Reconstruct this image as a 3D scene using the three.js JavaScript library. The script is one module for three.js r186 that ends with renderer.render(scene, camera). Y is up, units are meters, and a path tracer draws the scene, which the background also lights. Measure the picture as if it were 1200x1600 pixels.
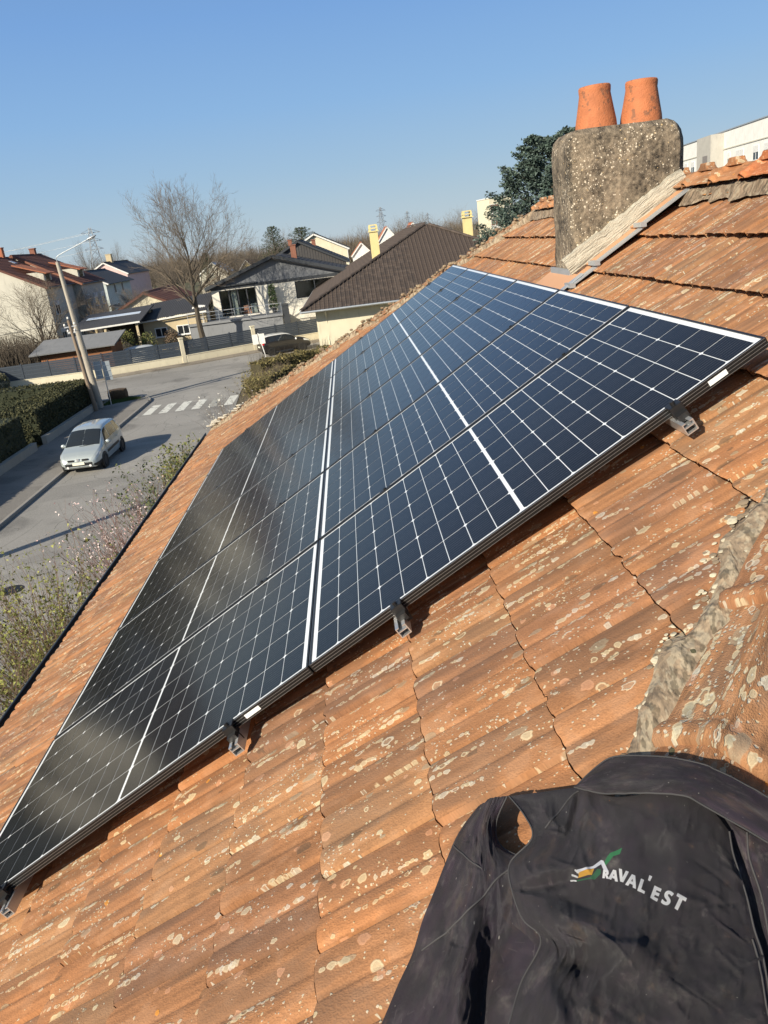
import * as THREE from 'three';
import { mergeGeometries, toCreasedNormals } from 'three/addons/utils/BufferGeometryUtils.js';

// ---------------------------------------------------------------- camera, sky, sun, exposure
const scene = new THREE.Scene();
const camera = new THREE.PerspectiveCamera(66.63, 0.75, 0.05, 3000);
camera.position.set(0.2945, 8.0, 2.259);
camera.up.set(0.12647, 0.93538, -0.33025);
camera.lookAt(0.2945 + 0.006538, 8.0 - 0.333704, 2.259 - 0.942655);
scene.add(camera);

const renderer = new THREE.WebGLRenderer({ antialias: true });
renderer.setSize(768, 1024);
renderer.toneMapping = THREE.LinearToneMapping;
renderer.toneMappingExposure = 1.42;
renderer.shadowMap.enabled = true;
renderer.shadowMap.type = THREE.PCFSoftShadowMap;

const SUN_EL = 28 * Math.PI / 180, SUN_AZ = 45 * Math.PI / 180;     // low sun, behind the camera on its left
const sunDir = new THREE.Vector3(-Math.sin(SUN_AZ) * Math.cos(SUN_EL), Math.sin(SUN_EL), Math.cos(SUN_AZ) * Math.cos(SUN_EL));
// clear early spring sky: sine of elevation, then radiance; pale by the horizon, deeper overhead
const SKY = [[0, 0.37, 0.435, 0.475], [0.02, 0.345, 0.43, 0.485], [0.04, 0.318, 0.418, 0.492], [0.08, 0.262, 0.39, 0.52], [0.15, 0.196, 0.344, 0.552], [0.24, 0.146, 0.283, 0.53], [0.36, 0.118, 0.222, 0.42], [0.55, 0.096, 0.17, 0.31], [0.8, 0.08, 0.136, 0.24], [1, 0.075, 0.125, 0.215]], clampSky = (x) => Math.max(0, Math.min(1, x));
{
  const W = 512, H = 512, d = new Float32Array(W * H * 4);
  for (let j = 0; j < H; j++) for (let i = 0; i < W; i++) {
    const el = ((j + 0.5) / H - 0.5) * Math.PI, az = ((i + 0.5) / W - 0.5) * 2 * Math.PI;
    const dx = Math.cos(el) * Math.cos(az), dy = Math.sin(el), dz = Math.cos(el) * Math.sin(az);
    const cs = Math.max(-1, Math.min(1, dx * sunDir.x + dy * sunDir.y + dz * sunDir.z));
    const e = Math.max(0, dy);
    let r, g, bl; { let k = 0; while (k < SKY.length - 2 && e > SKY[k + 1][0]) k++; const A = SKY[k], B = SKY[k + 1], f = clampSky((e - A[0]) / (B[0] - A[0])); r = A[1] + (B[1] - A[1]) * f; g = A[2] + (B[2] - A[2]) * f; bl = A[3] + (B[3] - A[3]) * f; }
    const glow = Math.pow(Math.max(0, cs), 12) * 0.5 + Math.pow(Math.max(0, cs), 90) * 1.6, ray = 0.94 + 0.06 * cs * cs;
    r = r * ray + glow * 1.0; g = g * ray + glow * 0.93; bl = bl * ray + glow * 0.8;
    if (dy < 0) { r = 0.30; g = 0.31; bl = 0.32; }
    const o = (j * W + i) * 4; d[o] = r; d[o + 1] = g; d[o + 2] = bl; d[o + 3] = 1;
  }
  const t = new THREE.DataTexture(d, W, H, THREE.RGBAFormat, THREE.FloatType);
  t.mapping = THREE.EquirectangularReflectionMapping; t.magFilter = t.minFilter = THREE.LinearFilter; t.wrapS = THREE.RepeatWrapping; t.needsUpdate = true;
  scene.background = t; scene.environment = t;
}
const sun = new THREE.DirectionalLight(new THREE.Color().setRGB(1, 0.91, 0.74), 5);
sun.position.copy(sunDir).multiplyScalar(150).add(new THREE.Vector3(-8, 0, -45));
sun.target.position.set(-8, 0, -45); scene.add(sun, sun.target);
sun.castShadow = true; sun.shadow.mapSize.set(4096, 4096); sun.shadow.radius = 1;
Object.assign(sun.shadow.camera, { left: -90, right: 90, top: 90, bottom: -90, near: 1, far: 400 });

// ---------------------------------------------------------------- helpers
const rng = (s) => () => { s |= 0; s = s + 0x6D2B79F5 | 0; let t = Math.imul(s ^ s >>> 15, 1 | s); t = t + Math.imul(t ^ t >>> 7, 61 | t) ^ t; return ((t ^ t >>> 14) >>> 0) / 4294967296; };
const V = (x, y, z) => new THREE.Vector3(x, y, z);
const lerp = (a, b, t) => a + (b - a) * t, clamp = (x, a = 0, b = 1) => Math.max(a, Math.min(b, x)), sst = (a, b, x) => { x = clamp((x - a) / (b - a)); return x * x * (3 - 2 * x); };
const hash = (x, y, s) => { let h = Math.imul(x, 374761393) + Math.imul(y, 668265263) + Math.imul(s, 2147483647 ^ 1274126177) | 0; h = Math.imul(h ^ h >>> 13, 1274126177); return ((h ^ h >>> 16) >>> 0) / 4294967296; };
function vn(x, y, px, py, s) {                                       // tileable value noise, period px by py
  const xi = Math.floor(x), yi = Math.floor(y), fx = x - xi, fy = y - yi, ux = fx * fx * (3 - 2 * fx), uy = fy * fy * (3 - 2 * fy);
  const m = (a, p) => ((a % p) + p) % p, x0 = m(xi, px), x1 = m(xi + 1, px), y0 = m(yi, py), y1 = m(yi + 1, py);
  const a = hash(x0, y0, s), b = hash(x1, y0, s), c = hash(x0, y1, s), d = hash(x1, y1, s);
  return a + (b - a) * ux + (c - a) * uy + (a - b - c + d) * ux * uy;
}
function fbm(x, y, px, py, s, o = 4) { let v = 0, a = 0.5, t = 0; for (let i = 0; i < o; i++) { v += a * vn(x, y, px, py, s + i * 17); t += a; a *= 0.5; x *= 2; y *= 2; px *= 2; py *= 2; } return v / t; }
const big = 1 << 20, n3 = (x, y, s) => fbm(x, y, big, big, s, 3);
const toS = (l) => { l = clamp(l); return 255 * (l <= 0.0031308 ? 12.92 * l : 1.055 * Math.pow(l, 1 / 2.4) - 0.055); };
function wrapTex(t, rep, color) { t.wrapS = t.wrapT = THREE.RepeatWrapping; t.magFilter = THREE.LinearFilter; t.minFilter = THREE.LinearMipmapLinearFilter; t.generateMipmaps = true; t.anisotropy = 8; if (rep) t.repeat.set(rep, rep); if (color) t.colorSpace = THREE.SRGBColorSpace; t.needsUpdate = true; return t; }
function colTex(N, rep, fn, M = N) { const d = new Uint8Array(N * M * 4); for (let j = 0; j < M; j++) for (let i = 0; i < N; i++) { const c = fn(i / N, j / M), o = (j * N + i) * 4; d[o] = toS(c[0]); d[o + 1] = toS(c[1]); d[o + 2] = toS(c[2]); d[o + 3] = 255; } return wrapTex(new THREE.DataTexture(d, N, M), rep, true); }
function greyTex(N, rep, fn) { const d = new Uint8Array(N * N * 4); for (let j = 0; j < N; j++) for (let i = 0; i < N; i++) { const c = 255 * clamp(fn(i / N, j / N)), o = (j * N + i) * 4; d[o] = d[o + 1] = d[o + 2] = c; d[o + 3] = 255; } return wrapTex(new THREE.DataTexture(d, N, N), rep); }
const rgb = (r, g, b) => new THREE.Color().setRGB(r, g, b);
function mat(c, o = {}) { const P = o.clearcoat || o.transmission || o.sheen; return new (P ? THREE.MeshPhysicalMaterial : THREE.MeshStandardMaterial)({ color: rgb(...c), roughness: 0.85, side: THREE.DoubleSide, ...o }); }

// geometry: every helper returns a BufferGeometry; join() merges and gives uv in metres by box projection
function boxUV(g) {
  const p = g.attributes.position, n = p.count, uv = new Float32Array(n * 2), A = V(), B = V(), C = V();
  for (let i = 0; i < n; i += 3) {
    A.fromBufferAttribute(p, i); B.fromBufferAttribute(p, i + 1).sub(A); C.fromBufferAttribute(p, i + 2).sub(A); B.cross(C);
    const x = Math.abs(B.x), y = Math.abs(B.y), z = Math.abs(B.z), k = x > y && x > z ? 0 : y > z ? 1 : 2;
    for (let j = i; j < i + 3; j++) { const X = p.getX(j), Y = p.getY(j), Z = p.getZ(j); uv[2 * j] = k === 0 ? Z : X; uv[2 * j + 1] = k === 1 ? Z : Y; }
  }
  g.setAttribute('uv', new THREE.BufferAttribute(uv, 2)); return g;
}
function join(list, keepUV) {
  const l = (Array.isArray(list) ? list : [list]).map((g) => { const h = g.index ? g.toNonIndexed() : g; for (const k of Object.keys(h.attributes)) if (!['position', 'normal', 'color'].includes(k) && !(keepUV && k === 'uv')) h.deleteAttribute(k); if (!h.attributes.normal) h.computeVertexNormals(); return h; });
  const g = l.length > 1 ? mergeGeometries(l) : l[0]; return keepUV ? g : boxUV(g);
}
const box = (w, h, d, x = 0, y = 0, z = 0, ry = 0) => { const g = new THREE.BoxGeometry(w, h, d); if (ry) g.rotateY(ry); return g.translate(x, y, z); };
const span = (x0, x1, y0, y1, z0, z1) => box(Math.abs(x1 - x0), Math.abs(y1 - y0), Math.abs(z1 - z0), (x0 + x1) / 2, (y0 + y1) / 2, (z0 + z1) / 2);
const cyl = (r1, r2, h, x, y, z, seg = 12, open = false) => new THREE.CylinderGeometry(r1, r2, h, seg, 1, open).translate(x, y, z);
function bar(a, b, w, h = w, up = V(0, 1, 0)) {                       // box from a to b
  const d = b.clone().sub(a), L = d.length(); d.normalize(); const s = V().crossVectors(up, d).normalize(), u = V().crossVectors(d, s);
  return new THREE.BoxGeometry(w, h, L).applyMatrix4(new THREE.Matrix4().makeBasis(s, u, d).setPosition((a.x + b.x) / 2, (a.y + b.y) / 2, (a.z + b.z) / 2));
}
const tube = (pts, r, seg = 6, n = 0) => new THREE.TubeGeometry(new THREE.CatmullRomCurve3(pts), n || pts.length * 4, r, seg);
function slab(pts, t) {                                               // planar polygon with thickness t below its normal side
  const n = V().crossVectors(pts[1].clone().sub(pts[0]), pts[2].clone().sub(pts[0])).normalize().multiplyScalar(-t), P = [], q = pts.map((p) => p.clone().add(n)), N = pts.length;
  const tri = (a, b, c) => P.push(a.x, a.y, a.z, b.x, b.y, b.z, c.x, c.y, c.z);
  for (let i = 1; i < N - 1; i++) { tri(pts[0], pts[i], pts[i + 1]); tri(q[0], q[i + 1], q[i]); }
  for (let i = 0; i < N; i++) { const j = (i + 1) % N; tri(pts[i], q[i], q[j]); tri(pts[i], q[j], pts[j]); }
  const g = new THREE.BufferGeometry(); g.setAttribute('position', new THREE.Float32BufferAttribute(P, 3)); g.computeVertexNormals(); return g;
}
function prism(poly, z0, z1, bevel = 0) { const s = new THREE.Shape(poly.map((p) => new THREE.Vector2(p[0], p[1]))); const g = new THREE.ExtrudeGeometry(s, { depth: z1 - z0 - 2 * bevel, bevelEnabled: bevel > 0, bevelThickness: bevel, bevelSize: bevel, bevelOffset: -bevel, bevelSegments: 2, steps: 1 }); return g.translate(0, 0, z0 + bevel); }
function gridGeo(nu, nv, fn, uvf, flip) {                             // smooth surface
  const P = [], U = [], I = [];
  for (let j = 0; j <= nv; j++) for (let i = 0; i <= nu; i++) { const p = fn(i / nu, j / nv); P.push(p.x, p.y, p.z); const t = uvf ? uvf(i / nu, j / nv) : [i / nu, j / nv]; U.push(t[0], t[1]); }
  for (let j = 0; j < nv; j++) for (let i = 0; i < nu; i++) { const a = j * (nu + 1) + i, b = a + 1, c = a + nu + 1, d = c + 1; flip ? I.push(a, c, b, b, c, d) : I.push(a, b, c, b, d, c); }
  const g = new THREE.BufferGeometry(); g.setAttribute('position', new THREE.Float32BufferAttribute(P, 3)); g.setAttribute('uv', new THREE.Float32BufferAttribute(U, 2)); g.setIndex(I); g.computeVertexNormals(); return g;
}
// naming
const taken = {};
function numbered(n) { taken[n] = (taken[n] ?? -1) + 1; return taken[n] ? `${n}_${String(taken[n]).padStart(3, '0')}` : n; }
function shade(o) { o.castShadow = true; o.receiveShadow = true; return o; }
function thing(name, label, category, pos, turn = 0, group) { const o = new THREE.Group(); o.name = numbered(name); if (pos) o.position.set(...pos); o.rotation.y = turn; o.userData = { label, category }; if (group) o.userData.group = group; scene.add(o); return o; }
function part(name, geos, m, parent, keepUV) { const o = shade(new THREE.Mesh(Array.isArray(geos) || !geos.isReady ? join(geos, keepUV) : geos, m)); o.name = name; parent.add(o); return o; }
function piece(name, geo, m, parent) { const o = shade(new THREE.Mesh(geo, m)); o.name = name; parent.add(o); return o; }     // shared geometry
function solo(name, geos, m, label, category, group, keepUV) { const o = part(numbered(name), geos, m, scene, keepUV); o.userData = { label, category }; if (group) o.userData.group = group; return o; }
function struct(name, geos, m) { const o = part(numbered(name), geos, m, scene); o.userData = { kind: 'structure' }; return o; }
function copyOf(src, label, pos, turn = 0, scale = 1) { const c = src.clone(); c.name = numbered(src.name.replace(/_\d{3}$/, '')); c.userData = { ...src.userData, label }; c.position.set(...pos); c.rotation.y = turn; if (scale.isVector3) c.scale.copy(scale); else c.scale.setScalar(scale); scene.add(c); return c; }

// ---------------------------------------------------------------- materials
const noiseBump = greyTex(512, 1 / 1.2, (x, y) => 0.6 * fbm(x * 24, y * 24, 24, 24, 3, 4) + 0.4 * vn(x * 200, y * 200, 200, 200, 9));
const plasterMap = colTex(512, 1 / 3, (x, y) => { const k = 0.86 + 0.14 * fbm(x * 6, y * 6, 6, 6, 5, 5) - 0.1 * sst(0.58, 0.8, fbm(x * 14, y * 4, 14, 4, 8, 4)); return [k, k * 0.99, k * 0.97]; });
const makeClay = (N, den, seed, rep) => {                                                 // weathered clay: 1.6 m of roof, fired body, soot, lichen
  const R = new Float32Array(N * N * 4), r = rng(seed);
  for (let j = 0; j < N; j++) for (let i = 0; i < N; i++) {
    const x = i / N, y = j / N, o = (j * N + i) * 4;
    const a = fbm(x * 10, y * 5, 10, 5, 21, 4), st = fbm(x * 90, y * 6, 90, 6, 31, 3), f = vn(x * 700, y * 500, 700, 500, 41), q = fbm(x * 34, y * 26, 34, 26, 51, 3);
    let k = 0.60 + 0.36 * a + 0.55 * (st - 0.5) + 0.22 * (f - 0.5) + 0.25 * (q - 0.5);
    let cr = 0.42 * k, cg = 0.194 * k, cb = 0.084 * k;
    const pale = sst(0.5, 0.72, q) * 0.3; cr = lerp(cr, 0.38, pale); cg = lerp(cg, 0.22, pale); cb = lerp(cb, 0.13, pale);
    const soot = sst(0.48, 0.66, fbm(x * 22, y * 6, 22, 6, 61, 5)) * 0.72 * (0.45 + 0.55 * f); cr = lerp(cr, 0.15, soot); cg = lerp(cg, 0.085, soot); cb = lerp(cb, 0.05, soot);
    R[o] = cr; R[o + 1] = cg; R[o + 2] = cb; R[o + 3] = 0.45 + 0.25 * (f - 0.5) + 0.3 * (q - 0.5);
  }
  const stamp = (cx, cy, rad, sx, col, ring, al, s) => {
    const m = Math.ceil(rad * 1.5 * Math.max(1, sx));
    for (let dj = -m; dj <= m; dj++) for (let di = -m; di <= m; di++) {
      const X = di, Y = dj / sx, d = Math.hypot(X, Y), th = Math.atan2(Y, X);
      const e = rad * (0.72 + 0.55 * vn((th / Math.PI + 1) * 5, s * 0.37, 10, 9999, s)) ; if (d > e) continue;
      const f = d / e; let a = al * sst(1, 0.82, f) * (0.7 + 0.3 * hash(di + 500, dj + 500, s)); if (ring) a *= f < ring ? 0.28 : 1;
      const o = (((Math.floor(cy) + dj + N * 2) % N) * N + ((Math.floor(cx) + di + N * 2) % N)) * 4, t = 0.82 + 0.3 * hash(di, dj, s + 3) - 0.18 * (f < 0.6 ? 1 : 0);
      R[o] = lerp(R[o], col[0] * t, a); R[o + 1] = lerp(R[o + 1], col[1] * t, a); R[o + 2] = lerp(R[o + 2], col[2] * t, a); R[o + 3] = lerp(R[o + 3], 0.8, a);
    }
  };
  const cream = [0.60, 0.51, 0.33], white = [0.60, 0.55, 0.43], grey = [0.30, 0.27, 0.19], pink = [0.62, 0.33, 0.2], orange = [0.72, 0.3, 0.03], dark = [0.07, 0.055, 0.035];
  for (let k = 0; k < 170 * den; k++) { const x = r() * N, y = r() * N; stamp(x, y, 7 + r() * r() * 20, 1 + r() * 0.5, r() < 0.7 ? cream : white, r() < 0.22 ? 0.5 + r() * 0.2 : 0, 0.8, k); }
  for (let k = 0; k < 95 * den; k++) { let x = r() * N, y = r() * N; const n = 3 + r() * 8; for (let i = 0; i < n; i++) { stamp(x, y, 4 + r() * 9, 1 + r() * 0.7, r() < 0.6 ? cream : white, r() < 0.2 ? 0.5 : 0, 0.75, 500 + k * 20 + i); x += (r() - 0.5) * 14; y += 10 + r() * 24; } }
  for (let k = 0; k < 60 * den; k++) stamp(r() * N, r() * N, 8 + r() * 16, 1, pink, 0, 0.55, 3000 + k);
  for (let k = 0; k < 110 * den; k++) stamp(r() * N, r() * N, 6 + r() * 14, 1.5 + r(), r() < 0.5 ? grey : dark, 0, 0.6, 4000 + k);
  for (let k = 0; k < 10 * den; k++) stamp(r() * N, r() * N, 6 + r() * 9, 1, orange, 0, 0.8, 5000 + k);
  for (let k = 0; k < 330 * den; k++) { const x = r() * N, y = r() * N, n = 4 + r() * 16; for (let i = 0; i < n; i++) stamp(x + (r() - 0.5) * 90, y + (r() - 0.5) * 190, 1.2 + r() * 3.4, 1, r() < 0.7 ? white : cream, 0, 0.9, 6000 + k); }
  const c = new Uint8Array(N * N * 4), h = new Uint8Array(N * N * 4);
  for (let i = 0; i < N * N; i++) { c[4 * i] = toS(R[4 * i]); c[4 * i + 1] = toS(R[4 * i + 1]); c[4 * i + 2] = toS(R[4 * i + 2]); h[4 * i] = h[4 * i + 1] = h[4 * i + 2] = 255 * clamp(R[4 * i + 3]); c[4 * i + 3] = h[4 * i + 3] = 255; }
  return { map: wrapTex(new THREE.DataTexture(c, N, N), rep, true), bump: wrapTex(new THREE.DataTexture(h, N, N), rep) };
};
const clay = makeClay(2048, 1, 11, 0.625), crust = makeClay(1024, 0.7, 27, 1.1);
const clayTints = [[1, 1, 1], [0.92, 0.9, 0.88], [1.08, 1.0, 0.9], [0.86, 0.85, 0.9], [1.02, 1.08, 1.1]].map((t) => mat(t, { map: clay.map, bumpMap: clay.bump, bumpScale: 0.0035, roughness: 0.9 }));
const crustTints = [[0.86, 0.84, 0.84], [0.78, 0.78, 0.8], [0.84, 0.88, 0.92]].map((t) => mat(t, { map: crust.map, bumpMap: crust.bump, bumpScale: 0.006, roughness: 0.92 }));
const redClay = mat([1.15, 0.82, 0.66], { map: clay.map, bumpMap: clay.bump, bumpScale: 0.003, roughness: 0.85 });
const mortarMap = colTex(1024, 1 / 0.9, (x, y) => {
  const a = fbm(x * 18, y * 18, 18, 18, 71, 5), b = fbm(x * 110, y * 110, 110, 110, 75, 3), l = sst(0.5, 0.58, fbm(x * 44, y * 44, 44, 44, 79, 4)), m = sst(0.6, 0.68, fbm(x * 40, y * 40, 40, 40, 83, 4));
  let k = 0.08 + 0.2 * a + 0.2 * b, c = [k * 1.2, k * 0.93, k * 0.66]; c = c.map((v, i) => lerp(v, [0.5, 0.44, 0.33][i], l * 0.6)); return c.map((v, i) => lerp(v, [0.085, 0.07, 0.045][i], m * 0.6));
});
const mortarBump = greyTex(512, 1 / 0.9, (x, y) => fbm(x * 30, y * 30, 30, 30, 75, 5));
const M = {
  mortar: mat([0.78, 0.74, 0.69], { map: mortarMap, bumpMap: mortarBump, bumpScale: 0.02, roughness: 0.95 }),
  deck: mat([0.05, 0.035, 0.025]),
  zinc: mat([0.52, 0.55, 0.58], { metalness: 0.55, roughness: 0.42, map: plasterMap }),
  gutter: mat([0.07, 0.075, 0.08], { metalness: 0.4, roughness: 0.5 }),
  cream: mat([0.72, 0.66, 0.50], { map: plasterMap, bumpMap: noiseBump, bumpScale: 0.004 }),
  white: mat([0.74, 0.71, 0.64], { map: plasterMap, bumpMap: noiseBump, bumpScale: 0.004 }),
  brightWhite: mat([0.78, 0.77, 0.74], { map: plasterMap }),
  aluminium: mat([0.72, 0.72, 0.72], { metalness: 0.85, roughness: 0.38 }),
  black: mat([0.012, 0.012, 0.013], { roughness: 0.45 }),
  frame: mat([0.014, 0.014, 0.015], { metalness: 0.35, roughness: 0.34 }),
  frameEdge: mat([0.34, 0.34, 0.34], { metalness: 0.8, roughness: 0.35 }),
  sticker: mat([0.8, 0.8, 0.78], { roughness: 0.5 }),
  backsheet: mat([0.70, 0.72, 0.74], { roughness: 0.16 }),
};
// chimney render: grey-brown with pale lichen dots
const chimMap = (() => {
  const N = 1024, r = rng(5), R = new Float32Array(N * N * 3);
  for (let j = 0; j < N; j++) for (let i = 0; i < N; i++) { const x = i / N, y = j / N, o = (j * N + i) * 3, a = fbm(x * 8, y * 5, 8, 5, 91, 5), b = fbm(x * 50, y * 50, 50, 50, 95, 3), f = vn(x * 400, y * 400, 400, 400, 97), st = fbm(x * 30, y * 3, 30, 3, 99, 3), k = 0.02 + 0.17 * a + 0.16 * (b - 0.5) + 0.1 * (f - 0.5) + 0.07 * (st - 0.5); R[o] = k * 1.22; R[o + 1] = k * 1.0; R[o + 2] = k * 0.72; }
  for (let k = 0; k < 2600; k++) { const cx = r() * N, cy = r() * N; if (fbm(cx / N * 5, cy / N * 5, 5, 5, 101, 3) < 0.3 + 0.28 * r()) continue; const rad = 1.6 + r() * r() * 7, w = r() < 0.12; for (let dj = -12; dj <= 12; dj++) for (let di = -12; di <= 12; di++) { const d = Math.hypot(di, dj) / (rad * (0.7 + 0.5 * hash(di >> 1, dj >> 1, k))); if (d > 1) continue; const o = (((cy | 0) + dj + N) % N * N + ((cx | 0) + di + N) % N) * 3, a = 0.75 * sst(1, 0.7, d), c = w ? [0.5, 0.38, 0.2] : [0.66, 0.6, 0.48]; for (let q = 0; q < 3; q++) R[o + q] = lerp(R[o + q], c[q], a); } }
  return colTex(N, 1 / 0.9, (x, y) => { const o = ((y * N | 0) * N + (x * N | 0)) * 3; return [R[o], R[o + 1], R[o + 2]]; });
})();
M.chimney = mat([1.2, 1.15, 1.12], { map: chimMap, bumpMap: mortarBump, bumpScale: 0.012, roughness: 0.95 });
M.skirt = mat([0.5, 0.455, 0.37], { map: colTex(512, 0, (x, y) => { const a = fbm(x * 7, y * 26, 7, 26, 301, 5), c = sst(0.62, 0.7, fbm(x * 3, y * 30, 3, 30, 305, 4)), k = 0.55 + 0.65 * a; return [k, k, k * 0.98].map((v) => lerp(v, 0.16, c * 0.8)); }), bumpMap: mortarBump, bumpScale: 0.006 });
M.pot = mat([0.47, 0.155, 0.06], { map: colTex(512, 1 / 0.5, (x, y) => { const a = fbm(x * 8, y * 8, 8, 8, 111, 5), b = sst(0.6, 0.75, fbm(x * 16, y * 16, 16, 16, 113, 4)); const k = 0.65 + 0.5 * a; return [lerp(k, 0.28, b * 0.7), lerp(k, 0.45, b * 0.7), lerp(k, 0.7, b * 0.7)]; }), bumpMap: noiseBump, bumpScale: 0.004, roughness: 0.8 });

// ---------------------------------------------------------------- the house with the panels: roof frame
const PITCH = 31 * Math.PI / 180, S = Math.sin(PITCH), C = Math.cos(PITCH), Y0 = 6.70, KN = 1.96, KF = 9.19;
const rf = (u, v, n) => V(v * C - n * S, Y0 + v * S + n * C, -u);               // street slope: u away along the ridge, v up the slope, n out of it
const ef = (a, w, n) => V(a, Y0 + w * S + n * C, KN - (w * C - n * S));         // near hip end
const uNear = (v) => v * C + 0.062 - KN, uFar = (v) => KF - v * C - 0.062;
const VT = 2.78, VE = -3.03, EXP = 0.3355, TW = 0.205, XR = VT * C + 0.062, YR = Y0 + VT * S - 0.12 * C;

const house = thing('tiled_house', 'house with weathered orange clay tile hip roof carrying the solar panels', 'house', [0, 0, 0]);
{
  const xE = VE * C + 0.062, yE = Y0 + VE * S - 0.12 * C, xB = 2 * XR - xE, zN = KN - xE, zF = xE - KF, rN = V(XR, YR - 0.13, KN - XR), rF = V(XR, YR - 0.13, XR - KF);
  const e = [V(xE, yE - 0.13, zN), V(xB, yE - 0.13, zN), V(xB, yE - 0.13, zF), V(xE, yE - 0.13, zF)];
  const roof = part('roof', [slab([e[0], rN, rF, e[3]].reverse(), 0.05), slab([e[0], e[1], rN], 0.05), slab([e[1], e[2], rF, rN], 0.05), slab([e[2], e[3], rF], 0.05)], M.deck, house);
  part('wall', [span(xE + 0.45, xE + 0.75, 0, yE - 0.1, zN - 0.45, zF + 0.45), span(xB - 0.75, xB - 0.45, 0, yE - 0.1, zN - 0.45, zF + 0.45), span(xE + 0.75, xB - 0.75, 0, yE - 0.1, zN - 0.75, zN - 0.45), span(xE + 0.75, xB - 0.75, 0, yE - 0.1, zF + 0.45, zF + 0.75)], M.cream, house);
  part('soffit', span(xE + 0.02, xE + 0.5, yE - 0.16, yE - 0.12, zN, zF), M.brightWhite, house);
  // gutter: open half pipe with a rolled outer edge
  const gx = xE - 0.045, gy = yE - 0.05, gr = 0.07;
  const gut = part('gutter', [gridGeo(10, 1, (a, b) => { const t = Math.PI * (1 + a); return V(gx + gr * Math.cos(t), gy + gr * Math.sin(t), lerp(zN + 0.02, zF - 0.02, b)); }), cyl(0.011, 0.011, zN - zF, 0, 0, 0, 8).rotateX(Math.PI / 2).translate(gx - gr, gy + 0.004, (zN + zF) / 2)], M.gutter, house);
  part('downpipe', [cyl(0.045, 0.045, yE - 0.3, xE + 0.37, (yE - 0.3) / 2, zF + 0.7, 10), tube([V(gx, gy - 0.06, zF + 0.7), V(gx + 0.1, gy - 0.22, zF + 0.7), V(xE + 0.37, yE - 0.35, zF + 0.7)], 0.045, 8)], M.gutter, gut);

  // --- interlocking clay tiles
  const ts = [0, 0.012, 0.026, 0.045, 0.06, 0.09, 0.16, 0.25, 0.34, 0.41, 0.46, 0.49, 0.52, 0.56, 0.62, 0.7, 0.78, 0.86, 0.93, 0.97, 0.985, 1];
  const lobe = (t) => { const k = t < 0.5 ? t / 0.5 : (t - 0.5) / 0.5; let h = 0.0105 * Math.pow(Math.sin(Math.PI * clamp(k, 0.0, 1)), 0.5); if (t > 0.487 && t < 0.515) h -= 0.003; if (t < 0.03) h -= 0.024; else if (t < 0.05) h += 0.002; else if (t < 0.07) h -= 0.0035; if (t > 0.98) h += 0.001; return h; };
  const rowsV = [0, 0.006, 0.03, 0.13, 0.26, 0.385];
  function tileGeo(frame, u0, v0, uMin, uMax, r, flip) {
    const dn = (r() - 0.5) * 0.009, tw = (r() - 0.5) * 0.010, dv = (r() - 0.5) * 0.007, ou = r() * 7, ov = r() * 7, tilt = 0.029 + r() * 0.007, P = [], U = [], I = [], nT = ts.length, chip = r() < 0.2 ? r() : -1;
    const put = (t, vv, n) => { const v = Math.min(v0 + dv + vv, VT); let u = clamp(u0 + t * TW, uMin(v), uMax(v)); const p = frame(u, v, n); P.push(p.x, p.y, p.z); U.push(u + ou, v + ov); };
    const nAt = (t, vv) => -0.142 + dn + tw * (t - 0.5) + tilt * (1 - vv / 0.385) + lobe(t) * (1 - 0.25 * vv / 0.385) + (Math.abs(vv - 0.13) < 0.01 ? 0.0015 * (r() - 0.5) : 0);
    const vOf = (vv, t) => vv < 0.01 ? vv + 0.012 * (Math.pow(Math.abs(2 * t - 1), 14)) + 0.0015 * Math.sin(t * 12.566 + 1) + (chip >= 0 && Math.abs(t - chip) < 0.05 ? 0.009 : 0) + 0.003 * (r() - 0.5) : vv;
    for (const t of ts) { const q = vOf(0.004, t) + 0.034; put(t, q, nAt(t, 0) - 0.013); }
    rowsV.forEach((vv, j) => { for (const t of ts) put(t, j < 2 ? vOf(vv, t) : vv, nAt(t, vv) - (j === 0 ? 0.006 : j === 1 ? 0.001 : 0)); });
    for (let j = 0; j < rowsV.length; j++) for (let i = 0; i < nT - 1; i++) { const a = j * nT + i, b = a + 1, c = a + nT, d = c + 1; flip ? I.push(a, b, c, b, d, c) : I.push(a, c, b, b, c, d); }
    const g = new THREE.BufferGeometry(); g.setAttribute('position', new THREE.Float32BufferAttribute(P, 3)); g.setAttribute('uv', new THREE.Float32BufferAttribute(U, 2)); g.setIndex(I); g.computeVertexNormals(); return g;
  }
  camera.updateMatrixWorld(); camera.updateProjectionMatrix();
  const r = rng(77), cand = [], near = V();
  for (let k = -9; k < 9; k++) {
    const v0 = -0.012 + EXP * k, off = (k & 1) * TW / 2 + (r() - 0.5) * 0.03;
    for (let i = -30; i < 70; i++) {
      const u0 = i * TW + off - 0.19, a = uNear(v0 + 0.3) - 0.02, b = uFar(v0 + 0.3) + 0.02; if (u0 + TW < uNear(v0) || u0 > uFar(v0)) continue;
      if (u0 > 1.1 && u0 < 6.2 && v0 > -1.5 && v0 < 1.1) continue;                     // wholly under the panels
      if (u0 > 2.82 && u0 < 3.2 && v0 > 1.9 && v0 < 2.4) continue;                      // chimney stands here
      const c = rf(u0 + TW / 2, v0 + 0.17, -0.12), w = c.clone().project(camera), vis = w.z < 1 && Math.abs(w.x) < 1.06 && Math.abs(w.y) < 1.06, hid = u0 > 0.25 && u0 < 6.9 && v0 < 1.5 && v0 > -1.75;
      cand.push({ u0, v0, f: 0, s: vis && !hid ? 1 / c.distanceToSquared(camera.position) : 0, k });
    }
  }
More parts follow.
